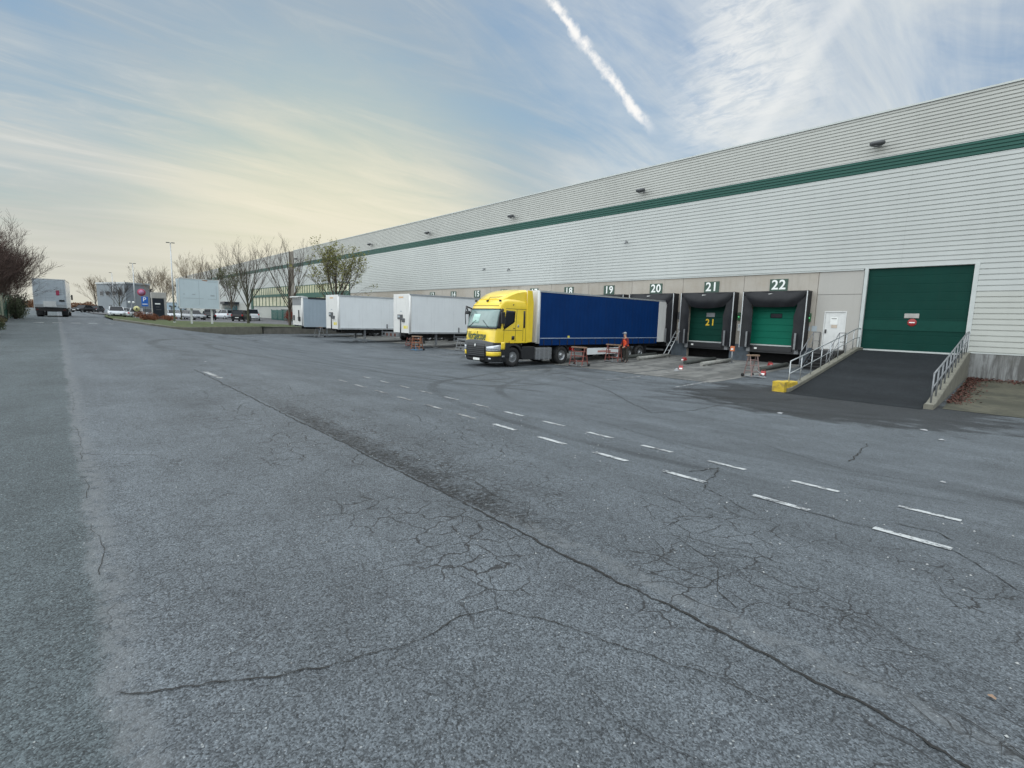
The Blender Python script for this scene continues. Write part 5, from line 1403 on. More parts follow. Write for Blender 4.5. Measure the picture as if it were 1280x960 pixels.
tb('chassis', lambda a: (a.box(-.45,.45,.3,9.0,.55,.95), a.box(-1.2,1.2,.0,.14,.60,.96), a.box(-1.15,1.15,.6,7.2,.86,.975)), mt['dark'])
for s_ in (-1,1):
    for x in (.93,): 
        wheel(None, bt2, (s_*1.0, 2.0, .46), .46, .52, s_); wheel(None, bt2, (s_*1.05, 8.3, .46), .46, .28, s_)
    tb('tail_light', lambda a: a.rbox(s_*1.05-.10,s_*1.05+.10,-.02,.05,.70,.78,.01), M('dull_tail_lens%d'%s_,(.10,.01,.01),.4))
    tb('mudflap', lambda a: a.box(s_*1.0-.26,s_*1.0+.26,1.35,1.38,.2,.9), mt['blackp'])
    tb('mirror', lambda a: (a.tube([(s_*1.1,9.2,2.3),(s_*1.32,9.2,2.3)],.03,6), a.rbox(s_*1.32-.08,s_*1.32+.08,9.1,9.25,1.9,2.5,.03)), mt['blackp'])
tb('number_plate', lambda a: a.box(-.26,.26,-.052,-.04,1.05,1.15), mt['plate'])
cb2 = tb('cab', lambda a: a.prism([(7.7,.5),(9.4,.5),(9.6,1.3),(9.4,2.55),(9.1,2.75),(7.7,2.75)],'x',-1.15,1.15), mt['white'], bevel=.06)
tb('windscreen', lambda a: a.prism([(9.59,1.4),(9.62,1.4),(9.45,2.42),(9.42,2.42)],'x',-1.0,1.0), mt['glass'], cb2)

# ---------------------------------------------------------------- billboard, kiosk, signs, lamps
bb = thing('billboard', 'blank pale billboard on two white posts standing on the grass', 'billboard', (-63.4,11.55,-1.46), math.radians(62))
vd = Vector((-63.4,11.7,0)).normalized()
def bbp(nm, f, m, p=bb, **k): a = MB(); f(a); return a.build(nm, m, p, **k)
bb.rotation_euler = (0,0,math.atan2(vd.y,vd.x)-PI/2+.10); bb.scale = (.99,.8,.92)
pn = bbp('panel', lambda a: a.rbox(-1.83,1.80,-.10,.10,1.82,5.12,.02), mt['panelb'])
bbp('panel', lambda a: a.rbox(-2.05,-1.7,.12,.60,1.95,5.05,.02), mt['panelb'])
bbp('frame', lambda a: (a.box(1.80,1.90,-.14,.14,1.78,5.16), a.box(-1.90,-1.83,-.14,.14,1.78,5.16), a.box(-1.83,1.80,-.14,.14,5.12,5.18), a.box(-1.83,1.80,-.14,.14,1.76,1.82)), mt['white'])
bbp('faint_lines', lambda a: (a.box(-.06,-.03,-.108,-.10,2.2,5.0), a.box(-1.55,.35,-.108,-.10,2.93,2.98), a.box(.75,1.6,-.108,-.10,2.90,2.95), a.box(1.56,1.60,-.108,-.10,2.95,4.5), a.box(.8,1.65,-.108,-.10,4.88,4.93), a.box(1.0,1.4,-.108,-.10,3.25,3.42), a.box(-.7,-.4,-.108,-.10,3.35,3.45), a.box(-1.5,-1.35,-.108,-.10,3.35,3.45)), mt['line'], pn)
bbp('torn_corner', lambda a: a.prism([(.25,5.1),(.8,5.1),(.75,4.95),(.3,5.02)],'y',-.112,-.10), M('rusty_tear',(.40,.25,.18),.8), pn)
for x in (-.82,1.08): bbp('post', lambda a: a.box(x-.09,x+.09,.12,.30,-.3 if x>0 else 0,1.9), mt['white'])

kx, ky = -88.0, 11.0
kz = lotz(kx,ky)
kv = Vector((kx,ky,0)).normalized()
ko = thing('totem_kiosk', 'stone framed totem with a tall near-black panel on the grass island', 'totem', (kx,ky,kz), math.atan2(kv.y,kv.x)-PI/2+.12)
ko.scale = (.78,.78,.98)
def kop(nm, f, m, p=ko, **k): a = MB(); f(a); return a.build(nm, m, p, **k)
kop('stone_frame', lambda a: (a.box(-1.10,-1.0,0,.9,.1,3.75), a.box(.72,1.12,0,.9,.1,3.75), a.box(-1.0,.72,.2,.9,.1,3.1)), mt['stone'])
kop('lintel', lambda a: a.rbox(-1.15,1.15,-.08,.95,3.1,3.95,.04), mt['stone'])
pnl = kop('dark_panel', lambda a: a.box(-1.0,.72,-.06,.19,.35,3.12), mt['pdark'])
kop('white_lettering_bar', lambda a: a.box(-.65,.15,-.072,-.06,2.22,2.40), mt['signw'], pnl)
kop('faint_text_lines', lambda a: (a.box(-.5,.0,-.070,-.06,1.85,1.89), a.box(-.5,.25,-.070,-.06,1.45,1.48)), mt['grey'], pnl)
kop('base', lambda a: a.box(-1.2,1.35,-.2,1.1,0-.2,.34), M('brown_base',(.12,.085,.07),.9), ko)

def face_cam(x,y): return math.atan2(y,x)-PI/2
sx_, sy_ = -83.0, 8.8
sz_ = lotz(sx_,sy_)
sg_ = thing('parking_sign', 'blue P parking sign below a round red ring sign on one post', 'sign', (sx_,sy_,sz_), face_cam(sx_,sy_))
def sgp(nm, f, m, p=sg_, **k): a = MB(); f(a); return a.build(nm, m, p, **k)
sgp('post', lambda a: a.tube([(0,.06,-.2),(0,.06,3.95)],.045,8), mt['galvd'])
rs = sgp('round_sign', lambda a: a.lathe([(-.02,.0),(-.02,.46),(.02,.46),(.02,0)],'y',(-.30,0,3.55),24), mt['srose'])
sgp('inner_disc', lambda a: a.lathe([(-.035,.0),(-.035,.30),(-.02,.30)],'y',(-.30,0,3.55),24), M('faded_violet',(.42,.20,.34),.5), rs)
pb = sgp('blue_plate', lambda a: a.rbox(-.36,.36,-.025,.02,1.75,3.00,.01), mt['sblue'])
text_mesh('P', .75, mt['signw'], 'letter', pb, (-.02,-.032,2.62), offset=.01)
sgp('caption_bar', lambda a: a.box(-.28,.28,-.034,-.025,1.98,2.08), mt['signw'], pb)
t = thing('small_sign', 'pair of small white discs on a thin pole left of the parking sign', 'sign', (-84.5,7.5,lotz(-84.5,7.5)), face_cam(-84.5,7.5))
a = MB(); a.tube([(0,.05,-.2),(0,.05,2.1)],.035,6); a.build('post', mt['galvd'], t)
for x in (-.22,.22): a = MB(); a.lathe([(-.02,0),(-.02,.15),(.02,.15),(.02,0)],'y',(x,0,2.1),14); a.build('disc', mt['signw'], t)
t = thing('warning_sign', 'yellow rimmed round sign low beside the white car', 'sign', (-80.0,7.6,lotz(-80,7.6)), face_cam(-80,7.6))
a = MB(); a.tube([(0,.05,-.2),(0,.05,1.35)],.035,6); a.build('post', mt['galvd'], t)
a = MB(); a.lathe([(-.02,0),(-.02,.34),(.02,.34),(.02,0)],'y',(0,0,1.3),18); r_ = a.build('disc', M('pale_yellow_rim',(.68,.64,.32),.5), t)
a = MB(); a.prism([(-.12,-.12),(.12,-.12),(.06,.1),(-.02,.14)],'y',-.03,-.021); a.xf(Matrix.Translation((0,0,1.3))); a.build('dark_symbol', mt['blackp'], r_)

def lamp_post(lab, x, y, z, h, heads=2, r=.075):
    t = thing('street_lamp', lab, 'street lamp', (x,y,z), face_cam(x,y), 'street lamps along the access road')
    a = MB(); a.tube([(0,0,-.2),(0,0,h*.5),(0,0,h)],[r*1.3,r,r*.6],10); a.build('pole', mt['galv'], t)
    a = MB(); a.lathe([(0,.0),(0,r*2.2),(.06,r*2.2),(.10,r*1.4)],'z',(0,0,0),10); a.build('base_collar', mt['galv'], t)
    for s_ in (-1,1)[:heads]:
        b = MB(); b.tube([(0,0,h-.02),(s_*.12,0,h+.02)],.035,6); b.rbox(min(s_*.1,s_*.42),max(s_*.1,s_*.42),-.10,.10,h-.03,h+.05,.02); b.build('lamp_head', mt['dgrey'], t)
    return t
lamp_post('tall double headed street lamp left of the billboard', -70.2, 10.15, -1.48, 9.0)
lamp_post('street lamp rising behind the far grey building, right of the shorter one', -99.5, 9.3, -1.35, 8.3)
lamp_post('shortest far street lamp in front of the grey building', -118, 7.9, -1.2, 7.5, 1)
# far buildings
def bld(nm, lab, u0, u1, depth, h, zb, mat, ang, extra=None):
    # u0,u1: two ground points of the facade
    a = Vector(u0); b = Vector(u1); L = (b-a).length
    t = thing(nm, lab, 'building', (a.x,a.y,zb), math.atan2(b.y-a.y,b.x-a.x))
    w = MB(); w.box(0,L,0,depth,0,h); w.build('wall', mat, t)
    r_ = MB(); r_.box(-.15,L+.15,-.15,depth+.15,h,h+.35); r_.build('roof', mt['galv'] if mat is not mt['wnavy'] else mt['dgrey'], t)
    for i in range(4):
        f = MB(); x = L*(.12+.22*i); f.box(x,x+L*.12,-.08,0,h*.62,h*.74); fo = f.build('window', mt['grey'], t)
        f = MB(); f.box(x+.1,x+L*.12-.1,-.10,-.08,h*.64,h*.76); f.build('pane', mt['glass'], fo)
    d = MB(); d.box(L*.42,L*.5,-.08,0,0,2.4); d.build('door', mt['dgrey'], t)
    return t
bld('far_building','pale grey flat roofed building at the end of the car park',(-156,7.4), (-144.5,11.9), 5, 7.2, -1.7, mt['wbeige'], 0)
bld('far_building','dark slate building behind the parking sign and the totem', (-190,15.9), (-187,19.4), 4, 7.6, -1.9, mt['wnavy'], 0)
bld('far_shed','low pale blue shed seen between the totem and the tall street lamp', (-207,26.5), (-203,32.0), 12, 3.4, -1.2, mt['wblue'], 0)

# ---------------------------------------------------------------- trees and shrubs
def perp(d, rnd):
    a = d.orthogonal().normalized(); b = d.cross(a); t = rnd.uniform(0,2*PI)
    return a*math.cos(t)+b*math.sin(t)
def tree(name, lab, base, h, spread, seed, bark=None, twig=None, group='bare trees', wide=1., trunk_h=.22, limbs=9, lvl=3, kids=(6,6,4), up=.35, buds=0, budm=None, r0=None, rmin=.010, cat='tree', multi=1):
    limbs = int(limbs*1.25); rmin = rmin*.5; h = h*.94; kids = tuple(max(2,k-1) for k in kids) if group != 'bare thicket trees on the left roadside' else kids
    rnd = random.Random(seed); t = thing(name, lab, cat, base, 0, group)
    tr = MB(); cr = MB(); bd = MB(); r0 = r0 or h*.016
    H = h*trunk_h
    def branch(mb, p, d, L, r, lev):
        n = 4 if lev < 2 else 3; pts = [p.copy()]; rs = [r]; q = p.copy(); dd = d.copy()
        for i in range(n):
            dd = (dd + perp(dd,rnd)*rnd.uniform(.02,.11) + Vector((0,0,1))*up*.22).normalized()
            q = q+dd*L/n; pts.append(q.copy()); rs.append(max(rmin*.6, r*(1-(i+1)/n*.72)))
        m_ = tr if lev == 0 else cr
        m_.tube(pts, rs, 6 if lev == 0 else (4 if lev == 1 else 3), caps=False)
        if buds and lev >= 2:
            for k in range(buds):
                c = pts[rnd.randint(1,n)] + Vector((rnd.gauss(0,.09),rnd.gauss(0,.09),rnd.gauss(0,.09)))
                s = rnd.uniform(.045,.095); e1 = perp(Vector((0,0,1)),rnd)*s; e2 = Vector((rnd.uniform(-1,1),rnd.uniform(-1,1),rnd.uniform(-1,1))).normalized()*s
                o = len(bd.v); bd.v += [(c-e1)[:],(c+e2)[:],(c+e1)[:],(c-e2)[:]]; bd.f.append((o,o+1,o+2,o+3)); bd.m.append(0); bd.sm.append(False)
        if lev >= lvl: return
        for k in range(kids[lev] if lev < len(kids) else 3):
            f = rnd.uniform(.22,1.0); idx = min(n-1,int(f*n)); a = pts[idx].lerp(pts[idx+1], f*n-idx) if idx < n else pts[-1]
            ang = rnd.uniform(.30,.62); dn = (dd*math.cos(ang)+perp(dd,rnd)*math.sin(ang)).normalized()
            branch(cr, a, dn, L*rnd.uniform(.38,.60)*(1.2-f*.45), max(rmin, r*.42), lev+1)
    for mlt in range(multi):
        off = Vector((rnd.uniform(-.5,.5)*(multi>1),rnd.uniform(-.5,.5)*(multi>1),0))
        tr.tube([off+Vector((0,0,-.25)),off+Vector((0,0,H*.4)),off+Vector((rnd.uniform(-.05,.05),0,H)),off+Vector((rnd.uniform(-.1,.1),0,h*.55)),off+Vector((rnd.uniform(-.2,.2),0,h*.82))],[r0*1.25,r0,r0*.85,r0*.45,r0*.15],8,caps=False)
        for i in range(limbs):
            z = H*(.80)+ (h*.30)*(i/limbs)**1.1
            az = 2.4*i+rnd.uniform(-.4,.4); tilt = rnd.uniform(.38,.80)*(1-.5*i/limbs)*wide
            d = Vector((math.cos(az)*math.sin(tilt), math.sin(az)*math.sin(tilt), math.cos(tilt)))
            reach = min((h-z)/max(.3,math.cos(tilt))*.80, spread*.5/max(.25,math.sin(tilt))*1.0)
            branch(tr, off+Vector((0,0,z)), d, reach, r0*.42*(1-.4*i/limbs), 0)
    tr.build('trunk', bark or mt['bark'], t, fix=False)
    c = cr.build('crown', twig or mt['twig'], t, fix=False)
    if buds: bd.build('buds', budm or mt['bud'], c, fix=False)
    return t
T = lambda x,y: (x,y,max(g(x,y),lotz(x,y))+.02)
tree('bare_tree','tall bare fan shaped tree on the grass right of the billboard', T(-73.8,18.9), 10.0, 7.2, 21, mt['barkm'], limbs=12, group='trees along the verge')
tree('bare_tree','bare tree rising just left of the grey curtain trailer', T(-61.0,20.0), 9.2, 6.2, 22, limbs=11, group='trees along the verge')
tree('budding_tree','rounded tree with yellow green buds behind the white trailer', T(-58.6,24.5), 8.9, 6.0, 23, limbs=19, buds=3, wide=.95, group='trees along the verge', up=.25)
tree('bare_tree','small dark wide branched tree in front of the far grey building', (-107.5,7.9,-1.2), 5.4, 6.0, 24, mt['barkm'], M('dark_twigs',(.045,.035,.03),.9), limbs=9, rmin=.022, up=.2, group='far trees')
tree('bare_tree','slender bare tree left of the totem, above the dark building', (-150,16.4,-1.5), 11.0, 6.5, 25, limbs=10, rmin=.024, group='far trees')
tree('bare_tree','denser brown tree right above the totem lintel', (-135,17.6,-1.5), 9.6, 7.0, 26, twig=mt['twigy'], limbs=11, rmin=.024, group='far trees')
tree('bare_tree','tall pale bare tree above the left part of the billboard', (-119,20.2,-1.5), 11.6, 6.0, 27, twig=mt['twigy'], limbs=11, rmin=.022, group='far trees')
tree('bare_tree','bare tree above the middle of the billboard', (-116,23.4,-1.5), 11.6, 6.5, 28, limbs=10, rmin=.022, group='far trees')
tree('greenish_tree','greenish brown leafy tree between the billboard and the tall bare tree', (-107,24.6,-1.5), 9.6, 6.2, 29, limbs=11, rmin=.02, buds=2, budm=M('dull_olive_buds',(.10,.12,.04),.9,var=.3), group='far trees')
tree('golden_tree','small pale golden tree at the left end of the far building', (-190,8.6,-.9), 9.0, 7.0, 30, twig=mt['twigy'], limbs=11, rmin=.035, group='far trees')
tree('bare_tree','dark thin tree behind the tall street lamp', (-92,14.2,-1.5), 5.6, 3.6, 31, mt['barkm'], limbs=8, rmin=.018, group='far trees')
# low warm scrub on the horizon
R9 = random.Random(9)
def leaf_blob(mb, c, rx, ry, rz, n, s, rnd, mi=0, low=0):
    for _ in range(n):
        while True:
            p = Vector((rnd.uniform(-1,1),rnd.uniform(-1,1),rnd.uniform(-1,1)))
            if p.length <= 1: break
        if p.length < .45 and rnd.random() < .6: p = p.normalized()*rnd.uniform(.6,1)
        q = Vector((c[0]+p.x*rx, c[1]+p.y*ry, c[2]+p.z*rz))
        n_ = Vector((rnd.uniform(-1,1),rnd.uniform(-1,1),rnd.uniform(-.3,1))).normalized(); a = n_.orthogonal().normalized(); b = n_.cross(a)
        th = rnd.uniform(0,PI); u = (a*math.cos(th)+b*math.sin(th)); v = n_.cross(u); sc = s*rnd.uniform(.6,1.4)
        o = len(mb.v); mb.v += [(q-u*sc)[:],(q-v*sc*.5)[:],(q+u*sc)[:],(q+v*sc*.5)[:]]
        mb.f.append((o,o+1,o+2,o+3)); mb.m.append(mi); mb.sm.append(False)
hz = MB()
for i in range(26):
    yy = -14+i*1.9; xx = -330+R9.uniform(-18,18); hh = R9.uniform(1.4,3.4)
    leaf_blob(hz, (xx,yy,-.8+hh*.5), 2.6, 2.0, hh*.7, 420, .34, R9)
tag(hz.build('far_scrub', M('warm_far_scrub',(.19,.095,.05),.95,var=.4,scale=.2), fix=False), kind='stuff')

def shrub(name, lab, base, rx, ry, h, n, s, leaf, seed, group, stems=14, twigm=None, lobes=7, cat='shrub'):
    rnd = random.Random(seed); t = thing(name, lab, cat, base, 0, group)
    lf = MB(); st_ = MB()
    for k in range(lobes):
        a = rnd.uniform(0,2*PI); rr = rnd.uniform(.0,.65)
        c = (math.cos(a)*rx*rr, math.sin(a)*ry*rr, h*rnd.uniform(.25,.72))
        leaf_blob(lf, c, rx*rnd.uniform(.35,.55), ry*rnd.uniform(.35,.55), h*rnd.uniform(.22,.34), n//lobes, s, rnd)
    for k in range(stems):
        a = rnd.uniform(0,2*PI); d = rnd.uniform(.3,1.05)
        st_.tube([(0,0,-.1),(math.cos(a)*rx*d*.45,math.sin(a)*ry*d*.45,h*.5),(math.cos(a)*rx*d*.95,math.sin(a)*ry*d*.95,h*rnd.uniform(.75,1.12))],[.03,.02,.006],4,caps=False)
    lf.build('foliage', leaf, t, fix=False); st_.build('stems', twigm or mt['twig'], t, fix=False)
    return t
shrub('beech_bush','rusty leaved bush at the left tip of the grass island', T(-72.5,7.6), 1.6,1.1,1.15, 1500,.06, mt['leafr'], 41, 'rusty bushes on the island')
shrub('beech_bush','rusty leaved bush in front of the totem base', T(-76.0,8.9), 1.8,1.1,1.0, 1500,.06, mt['leafr'], 42, 'rusty bushes on the island')
shrub('beech_bush','low rusty bush right of the totem base', T(-80.0,11.0), 1.9,1.0,.85, 1300,.06, mt['leafr'], 43, 'rusty bushes on the island')
shrub('beech_bush','reddish bush against the teal fence left of the grey trailer', T(-79.5,26.0), 1.5,1.3,2.0, 1800,.07, M('red_brown_bush',(.16,.035,.022),.85,var=.4), 44, 'rusty bushes on the island')
# left roadside hedge: bare red-brown thicket above evergreen bushes
hb = [(-31,-3.9,3.1,'bare brown thicket tree nearest the camera at the left edge'),(-37,-4.6,3.6,'bare brown thicket tree second along the left roadside'),(-43.0,-4.4,4.6,'tall bare brown thicket tree behind the green fence'),(-48.5,-4.2,5.2,'tallest bare brown thicket tree before the box truck'),(-54,-3.5,4.6,'bare brown thicket tree leaning towards the box truck'),(-60,-3.5,4.6,'bare brown thicket tree beside the box truck'),(-67,-3.9,4.6,'bare brown thicket tree beyond the box truck')]
for i,(x,y,h,lb) in enumerate(hb):
    tree('thicket_tree', lb, (x,y,g(x,y)-.1), h*1.2, 4.8, 60+i, mt['bark'], mt['twigr'], limbs=11, multi=3, trunk_h=.06, kids=(7,6,4), rmin=.015, r0=.05, group='bare thicket trees on the left roadside', up=.30, cat='shrub tree')
eb = [(-29.0,-2.7,1.5,.9,1.0,'leafg','low evergreen bush at the left picture edge, nearest the camera'),(-32.0,-2.8,1.6,.8,.75,'leafo','olive bush second from the camera on the left roadside'),(-36.5,-2.7,1.9,.8,.85,'leafg','third low green bush along the left roadside'),(-41.5,-2.75,1.9,.7,.65,'leafo','straggly low olive bush in front of the green fence'),(-47.5,-2.8,1.9,.7,.6,'leafd','low dark ivy bush in front of the green fence'),(-57.5,-2.5,1.9,.9,2.1,'leafg','evergreen bush just right of the green fence'),(-62.5,-2.5,2.2,.95,2.5,'leafd','darkest ivy clad bush next to the box truck'),(-67.5,-2.8,2.0,.9,2.2,'leafo','olive bush against the left side of the box truck')]
for i,(x,y,rx,ry,h,m_,lb) in enumerate(eb):
    shrub('evergreen_bush', lb, (x,y,g(x,y)-.1), rx, ry, h, 4200, .035 if x > -45 else .045, mt[m_], 80+i, 'evergreen bushes on the left roadside', lobes=11, stems=22)

# green fence behind the bushes
gf = thing('green_fence', 'dark green mesh fence behind the bushes at the left edge', 'fence', (-54,-2.95,g(-54,-2.95)))
for x in (-9.2,-6.2,-3.1,0,3.1,6.2): a = MB(); a.tube([(x,0,-.2),(x,0,2.0)],.05,6); a.build('post', mt['greenf'], gf)
for i in range(5):
    a = MB(); x0 = -9.15+i*3.08; k = 0
    while k < 28: a.box(x0+.06+k*.106,x0+.06+k*.106+.088,-.012,.012,.05,1.9); k += 1
    for z in (.1,.95,1.85): a.box(x0,x0+3.0,-.02,.02,z,z+.04)
    a.build('panel', mt['greenf'], gf)
# teal fence by the office
tf = thing('teal_fence', 'teal palisade fence in front of the office windows', 'fence', (-88,30.2,-1.48))
for i in range(8):
    a = MB(); x0 = -14+i*3.2
    for k in range(16): a.box(x0+k*.2,x0+k*.2+.07,-.015,.015,.05,1.95)
    for z in (.25,1.6): a.box(x0,x0+3.15,-.03,.03,z,z+.06)
    a.build('panel', mt['teal'], tf)
    a = MB(); a.tube([(x0-.03,0,-.1),(x0-.03,0,2.05)],.06,6); a.build('post', mt['teal'], tf)
t = thing('bike_shelter', 'low dark teal shelter behind the fence by the office', 'shelter', (-92,31.6,-1.48))
a = MB(); a.box(-7,7,-.7,.9,1.95,2.1); a.build('roof', mt['pdark'], t)
for x in (-6.8,-2.3,2.3,6.8): a = MB(); a.tube([(x,-.5,0),(x,-.5,1.96)],.05,6); a.build('post', mt['teal'], t)

# dead leaves by the ramp wall, grass tufts, litter
lm = MB(); RL = random.Random(77)
for _ in range(2600):
    t_ = RL.random()
    if RL.random() < .55: y = RL.uniform(23,32.6); x = -3.5+rsh(y)+abs(RL.gauss(0,.28))
    else: x = -3.5+RL.random()**1.3*5; y = 32.75-abs(RL.gauss(0,.75))
    if x > 2: continue
    z = g(x,y)+.015+RL.random()**2*.10; s = RL.uniform(.02,.055); a = RL.uniform(0,PI)
    u = Vector((math.cos(a)*s,math.sin(a)*s,RL.uniform(-.02,.02))); v = Vector((-math.sin(a)*s*.7,math.cos(a)*s*.7,RL.uniform(-.02,.02))); c = Vector((x,y,z))
    o = len(lm.v); lm.v += [(c-u)[:],(c+v)[:],(c+u)[:],(c-v)[:]]; lm.f.append((o,o+1,o+2,o+3)); lm.m.append(0); lm.sm.append(False)
tag(lm.build('dead_leaves', mt['deadl'], fix=False), kind='stuff')
gt = MB(); RT = random.Random(8)
for (a_, b_) in zip(F[12:70], F[13:71]):
    for _ in range(60):
        t_ = RT.random()**2*.5; k = RT.random()
        i = F.index(a_); bb_ = B[i]
        x = a_[0]+(bb_[0]-a_[0])*t_+RT.uniform(-.4,.4)*0; y = a_[1]+(bb_[1]-a_[1])*t_+RT.uniform(-.3,.3)*0
        x += (b_[0]-a_[0])*k; y += (b_[1]-a_[1])*k
        z = lotz(x,y)+.03; hh = RT.uniform(.06,.20); dx = RT.uniform(-.06,.06); w = .012
        o = len(gt.v); gt.v += [(x-w,y,z),(x+w,y,z),(x+dx,y+dx,z+hh)]; gt.f.append((o,o+1,o+2)); gt.m.append(0); gt.sm.append(False)
tag(gt.build('grass_tufts', mt['grass'], fix=False), kind='stuff')
def litter(x, y, s, lab, m=mt['litter']):
    a = MB(); rnd = random.Random(int(x*100)); n = 7; vs = [(x,y,g(x,y)+.02+s*.25)]
    for i in range(n): q = 2*PI*i/n; r = s*rnd.uniform(.5,1.2); vs.append((x+math.cos(q)*r,y+math.sin(q)*r*.8,g(x,y)+.012+rnd.uniform(0,.15)*s))
    a.quadmesh(vs,[(0,i+1,(i+1)%n+1) for i in range(n)]); tag(a.build('litter', m, fix=False), lab, 'litter')
litter(-5.68,15.62,.10,'scrap of white paper on the asphalt in front of the ramp')
litter(-1.2,9.9,.05,'tiny white scrap on the asphalt beyond the right end of the dashes')
litter(-2.45,16.3,.10,'white scrap near the mossy slab at the right')
litter(-1.95,15.2,.08,'small white scrap closer to the camera than the one by the mossy slab')
litter(-.10,3.1,.018,'tiny tan leaf on the asphalt at the lower right', mt['wood'])
litter(-17.2,3.2,.05,'small pale scrap left on the far lane', mt['litter'])
# loose light stones scattered over the near asphalt
sg2 = MB(); RS = random.Random(19)
for _ in range(350):
    y = RS.uniform(.3,7)+0; x = -RS.random()**1.0*9+.6
    s = RS.uniform(.0025,.006)*(1+.15*y)
    z = g(x,y)+.004; o = len(sg2.v)
    sg2.v += [(x-s,y,z),(x,y-s,z),(x+s*1.1,y,z),(x,y+s*.9,z),(x,y,z+s)]
    for f in ((0,1,4),(1,2,4),(2,3,4),(3,0,4)): sg2.f.append(tuple(o+i for i in f)); sg2.m.append(0); sg2.sm.append(False)
tag(sg2.build('loose_grit', M('pale_grit',(.33,.34,.34),.9,var=.5,scale=3), fix=False), kind='stuff')

# ---------------------------------------------------------------- sky and light
SUN = Vector((-.915,.385,.115)).normalized()
sel = math.asin(SUN.z)
w = bpy.data.worlds.new('World'); S.world = w; w.use_nodes = True
nt = NT(w.node_tree); bgn = w.node_tree.nodes['Background']
sky = nt.node('ShaderNodeTexSky'); sky.sky_type = 'NISHITA'; sky.sun_disc = False
sky.sun_elevation = max(sel, math.radians(6.5)); sky.sun_rotation = math.atan2(SUN.x, SUN.y)
sky.altitude = 50; sky.air_density = 1.0; sky.dust_density = 1.6; sky.ozone_density = 2.2
dirv = nt.vm('NORMALIZE', nt.node('ShaderNodeTexCoord').outputs['Generated'])
sp_ = nt.node('ShaderNodeSeparateXYZ'); nt.l.new(dirv, sp_.inputs[0]); dx, dy, dz = sp_.outputs
zz = nt.m('ADD', nt.m('MAXIMUM', dz, 0.0), .10)
px = nt.m('DIVIDE', dx, zz); py = nt.m('DIVIDE', dy, zz)
cb = nt.node('ShaderNodeCombineXYZ'); nt.l.new(px, cb.inputs[0]); nt.l.new(py, cb.inputs[1]); PC = cb.outputs[0]
sund = nt.vm('DOT_PRODUCT', dirv, tuple(SUN))
# wispy high cloud sheet, streaked
def mapped(rot, sc, loc=(0,0,0)):
    mp = nt.node('ShaderNodeMapping'); nt.l.new(PC, mp.inputs[0]); mp.inputs['Rotation'].default_value = (0,0,rot); mp.inputs['Scale'].default_value = sc; mp.inputs['Location'].default_value = loc
    return mp.outputs[0]
n1 = nt.noise(mapped(0,(.85,.26,1),(6.3,4.2,0)), 1.0, 8, .58, .8)
n2 = nt.noise(mapped(.3,(3.2,.9,1),(.4,5.2,0)), 1.0, 9, .64, 1.2)
n3 = nt.noise(mapped(0,(.25,.25,1),(7,2,0)), 1.0, 3, .5)
cl = nt.m('ADD', nt.m('MULTIPLY', n1, .60), nt.m('ADD', nt.m('MULTIPLY', n2, .22), nt.m('MULTIPLY', n3, .28)))
veil = nt.ramp(cl, .44, .68, .12, .92)
# thicker towards the horizon and towards the left
lowv = nt.ramp(nt.m('ADD', dz, nt.m('MULTIPLY', nt.m('SUBTRACT', n2, .5), -.22)), .02, .36, .95, 0)
veil = nt.m('SUBTRACT', 1.0, nt.m('MULTIPLY', nt.m('SUBTRACT', 1.0, veil), nt.m('SUBTRACT', 1.0, lowv)))
veil = nt.m('MULTIPLY', veil, 1.0, cl=True)
# rippled bright cirrus in the right part of the sky
cdir = Vector((-.395,.82,.41)).normalized()
cd = nt.vm('DOT_PRODUCT', dirv, tuple(cdir))
c2n = nt.noise(mapped(1.15,(1.6,.8,1),(2.4,.3,0)), 1.0, 3, .5, .4)
rip = nt.noise(mapped(.35,(3.0,5.5,1)), 3.4, 6, .66, .5)
# elongated vertical patch: narrow in azimuth, long in elevation
az = nt.m('ARCTAN2', dx, dy)
azc = math.atan2(cdir.x, cdir.y)
azd = nt.m('ABSOLUTE', nt.m('ADD', nt.m('SUBTRACT', az, azc), nt.m('MULTIPLY', nt.m('SUBTRACT', c2n, .5), .22)))
el = nt.m('MULTIPLY', nt.ramp(azd, .0, .15, 1, 0), nt.ramp(dz, .25, .36))
cir = nt.m('MULTIPLY', el, nt.ramp(rip, .34, .66, .25, 1))
cir = nt.m('MULTIPLY', cir, .80)
# contrail: a straight line across the sky (great circle between two directions)
d1 = Vector((-.6177,.6089,.4978)).normalized(); d2 = Vector((-.5352,.7775,.3304)).normalized()
nn = d1.cross(d2).normalized(); mid = (d1+d2).normalized(); tan = nn.cross(mid).normalized()
if tan.dot(d2-d1) < 0: tan = -tan
dist = nt.vm('DOT_PRODUCT', dirv, tuple(nn)); al = nt.vm('DOT_PRODUCT', dirv, tuple(tan))
half = (d2-d1).length/2
wn_ = nt.noise(dirv, 42, 5, .65); wn2 = nt.noise(dirv, 14, 3, .6)
dist = nt.m('ADD', dist, nt.m('MULTIPLY', nt.m('SUBTRACT', wn_, .5), .006)); dist = nt.m('ADD', dist, nt.m('MULTIPLY', nt.m('SUBTRACT', wn2, .5), .010))
wid = nt.m('MULTIPLY', nt.ramp(al, -half, half, .0080, .0085, False), nt.ramp(nt.noise(dirv, 55, 3, .6), .3, .7, .55, 1.45, False))
tr = nt.ramp(nt.m('DIVIDE', nt.m('ABSOLUTE', dist), wid), .15, 1.35, 1, 0)
tr = nt.m('MULTIPLY', tr, nt.ramp(nt.m('ADD', al, nt.m('MULTIPLY', nt.m('SUBTRACT', wn_, .5), .03)), half-.03, half+.02, 1, 0)); tr = nt.m('MULTIPLY', tr, nt.ramp(nt.vm('DOT_PRODUCT', dirv, tuple(mid)), .2, .5))
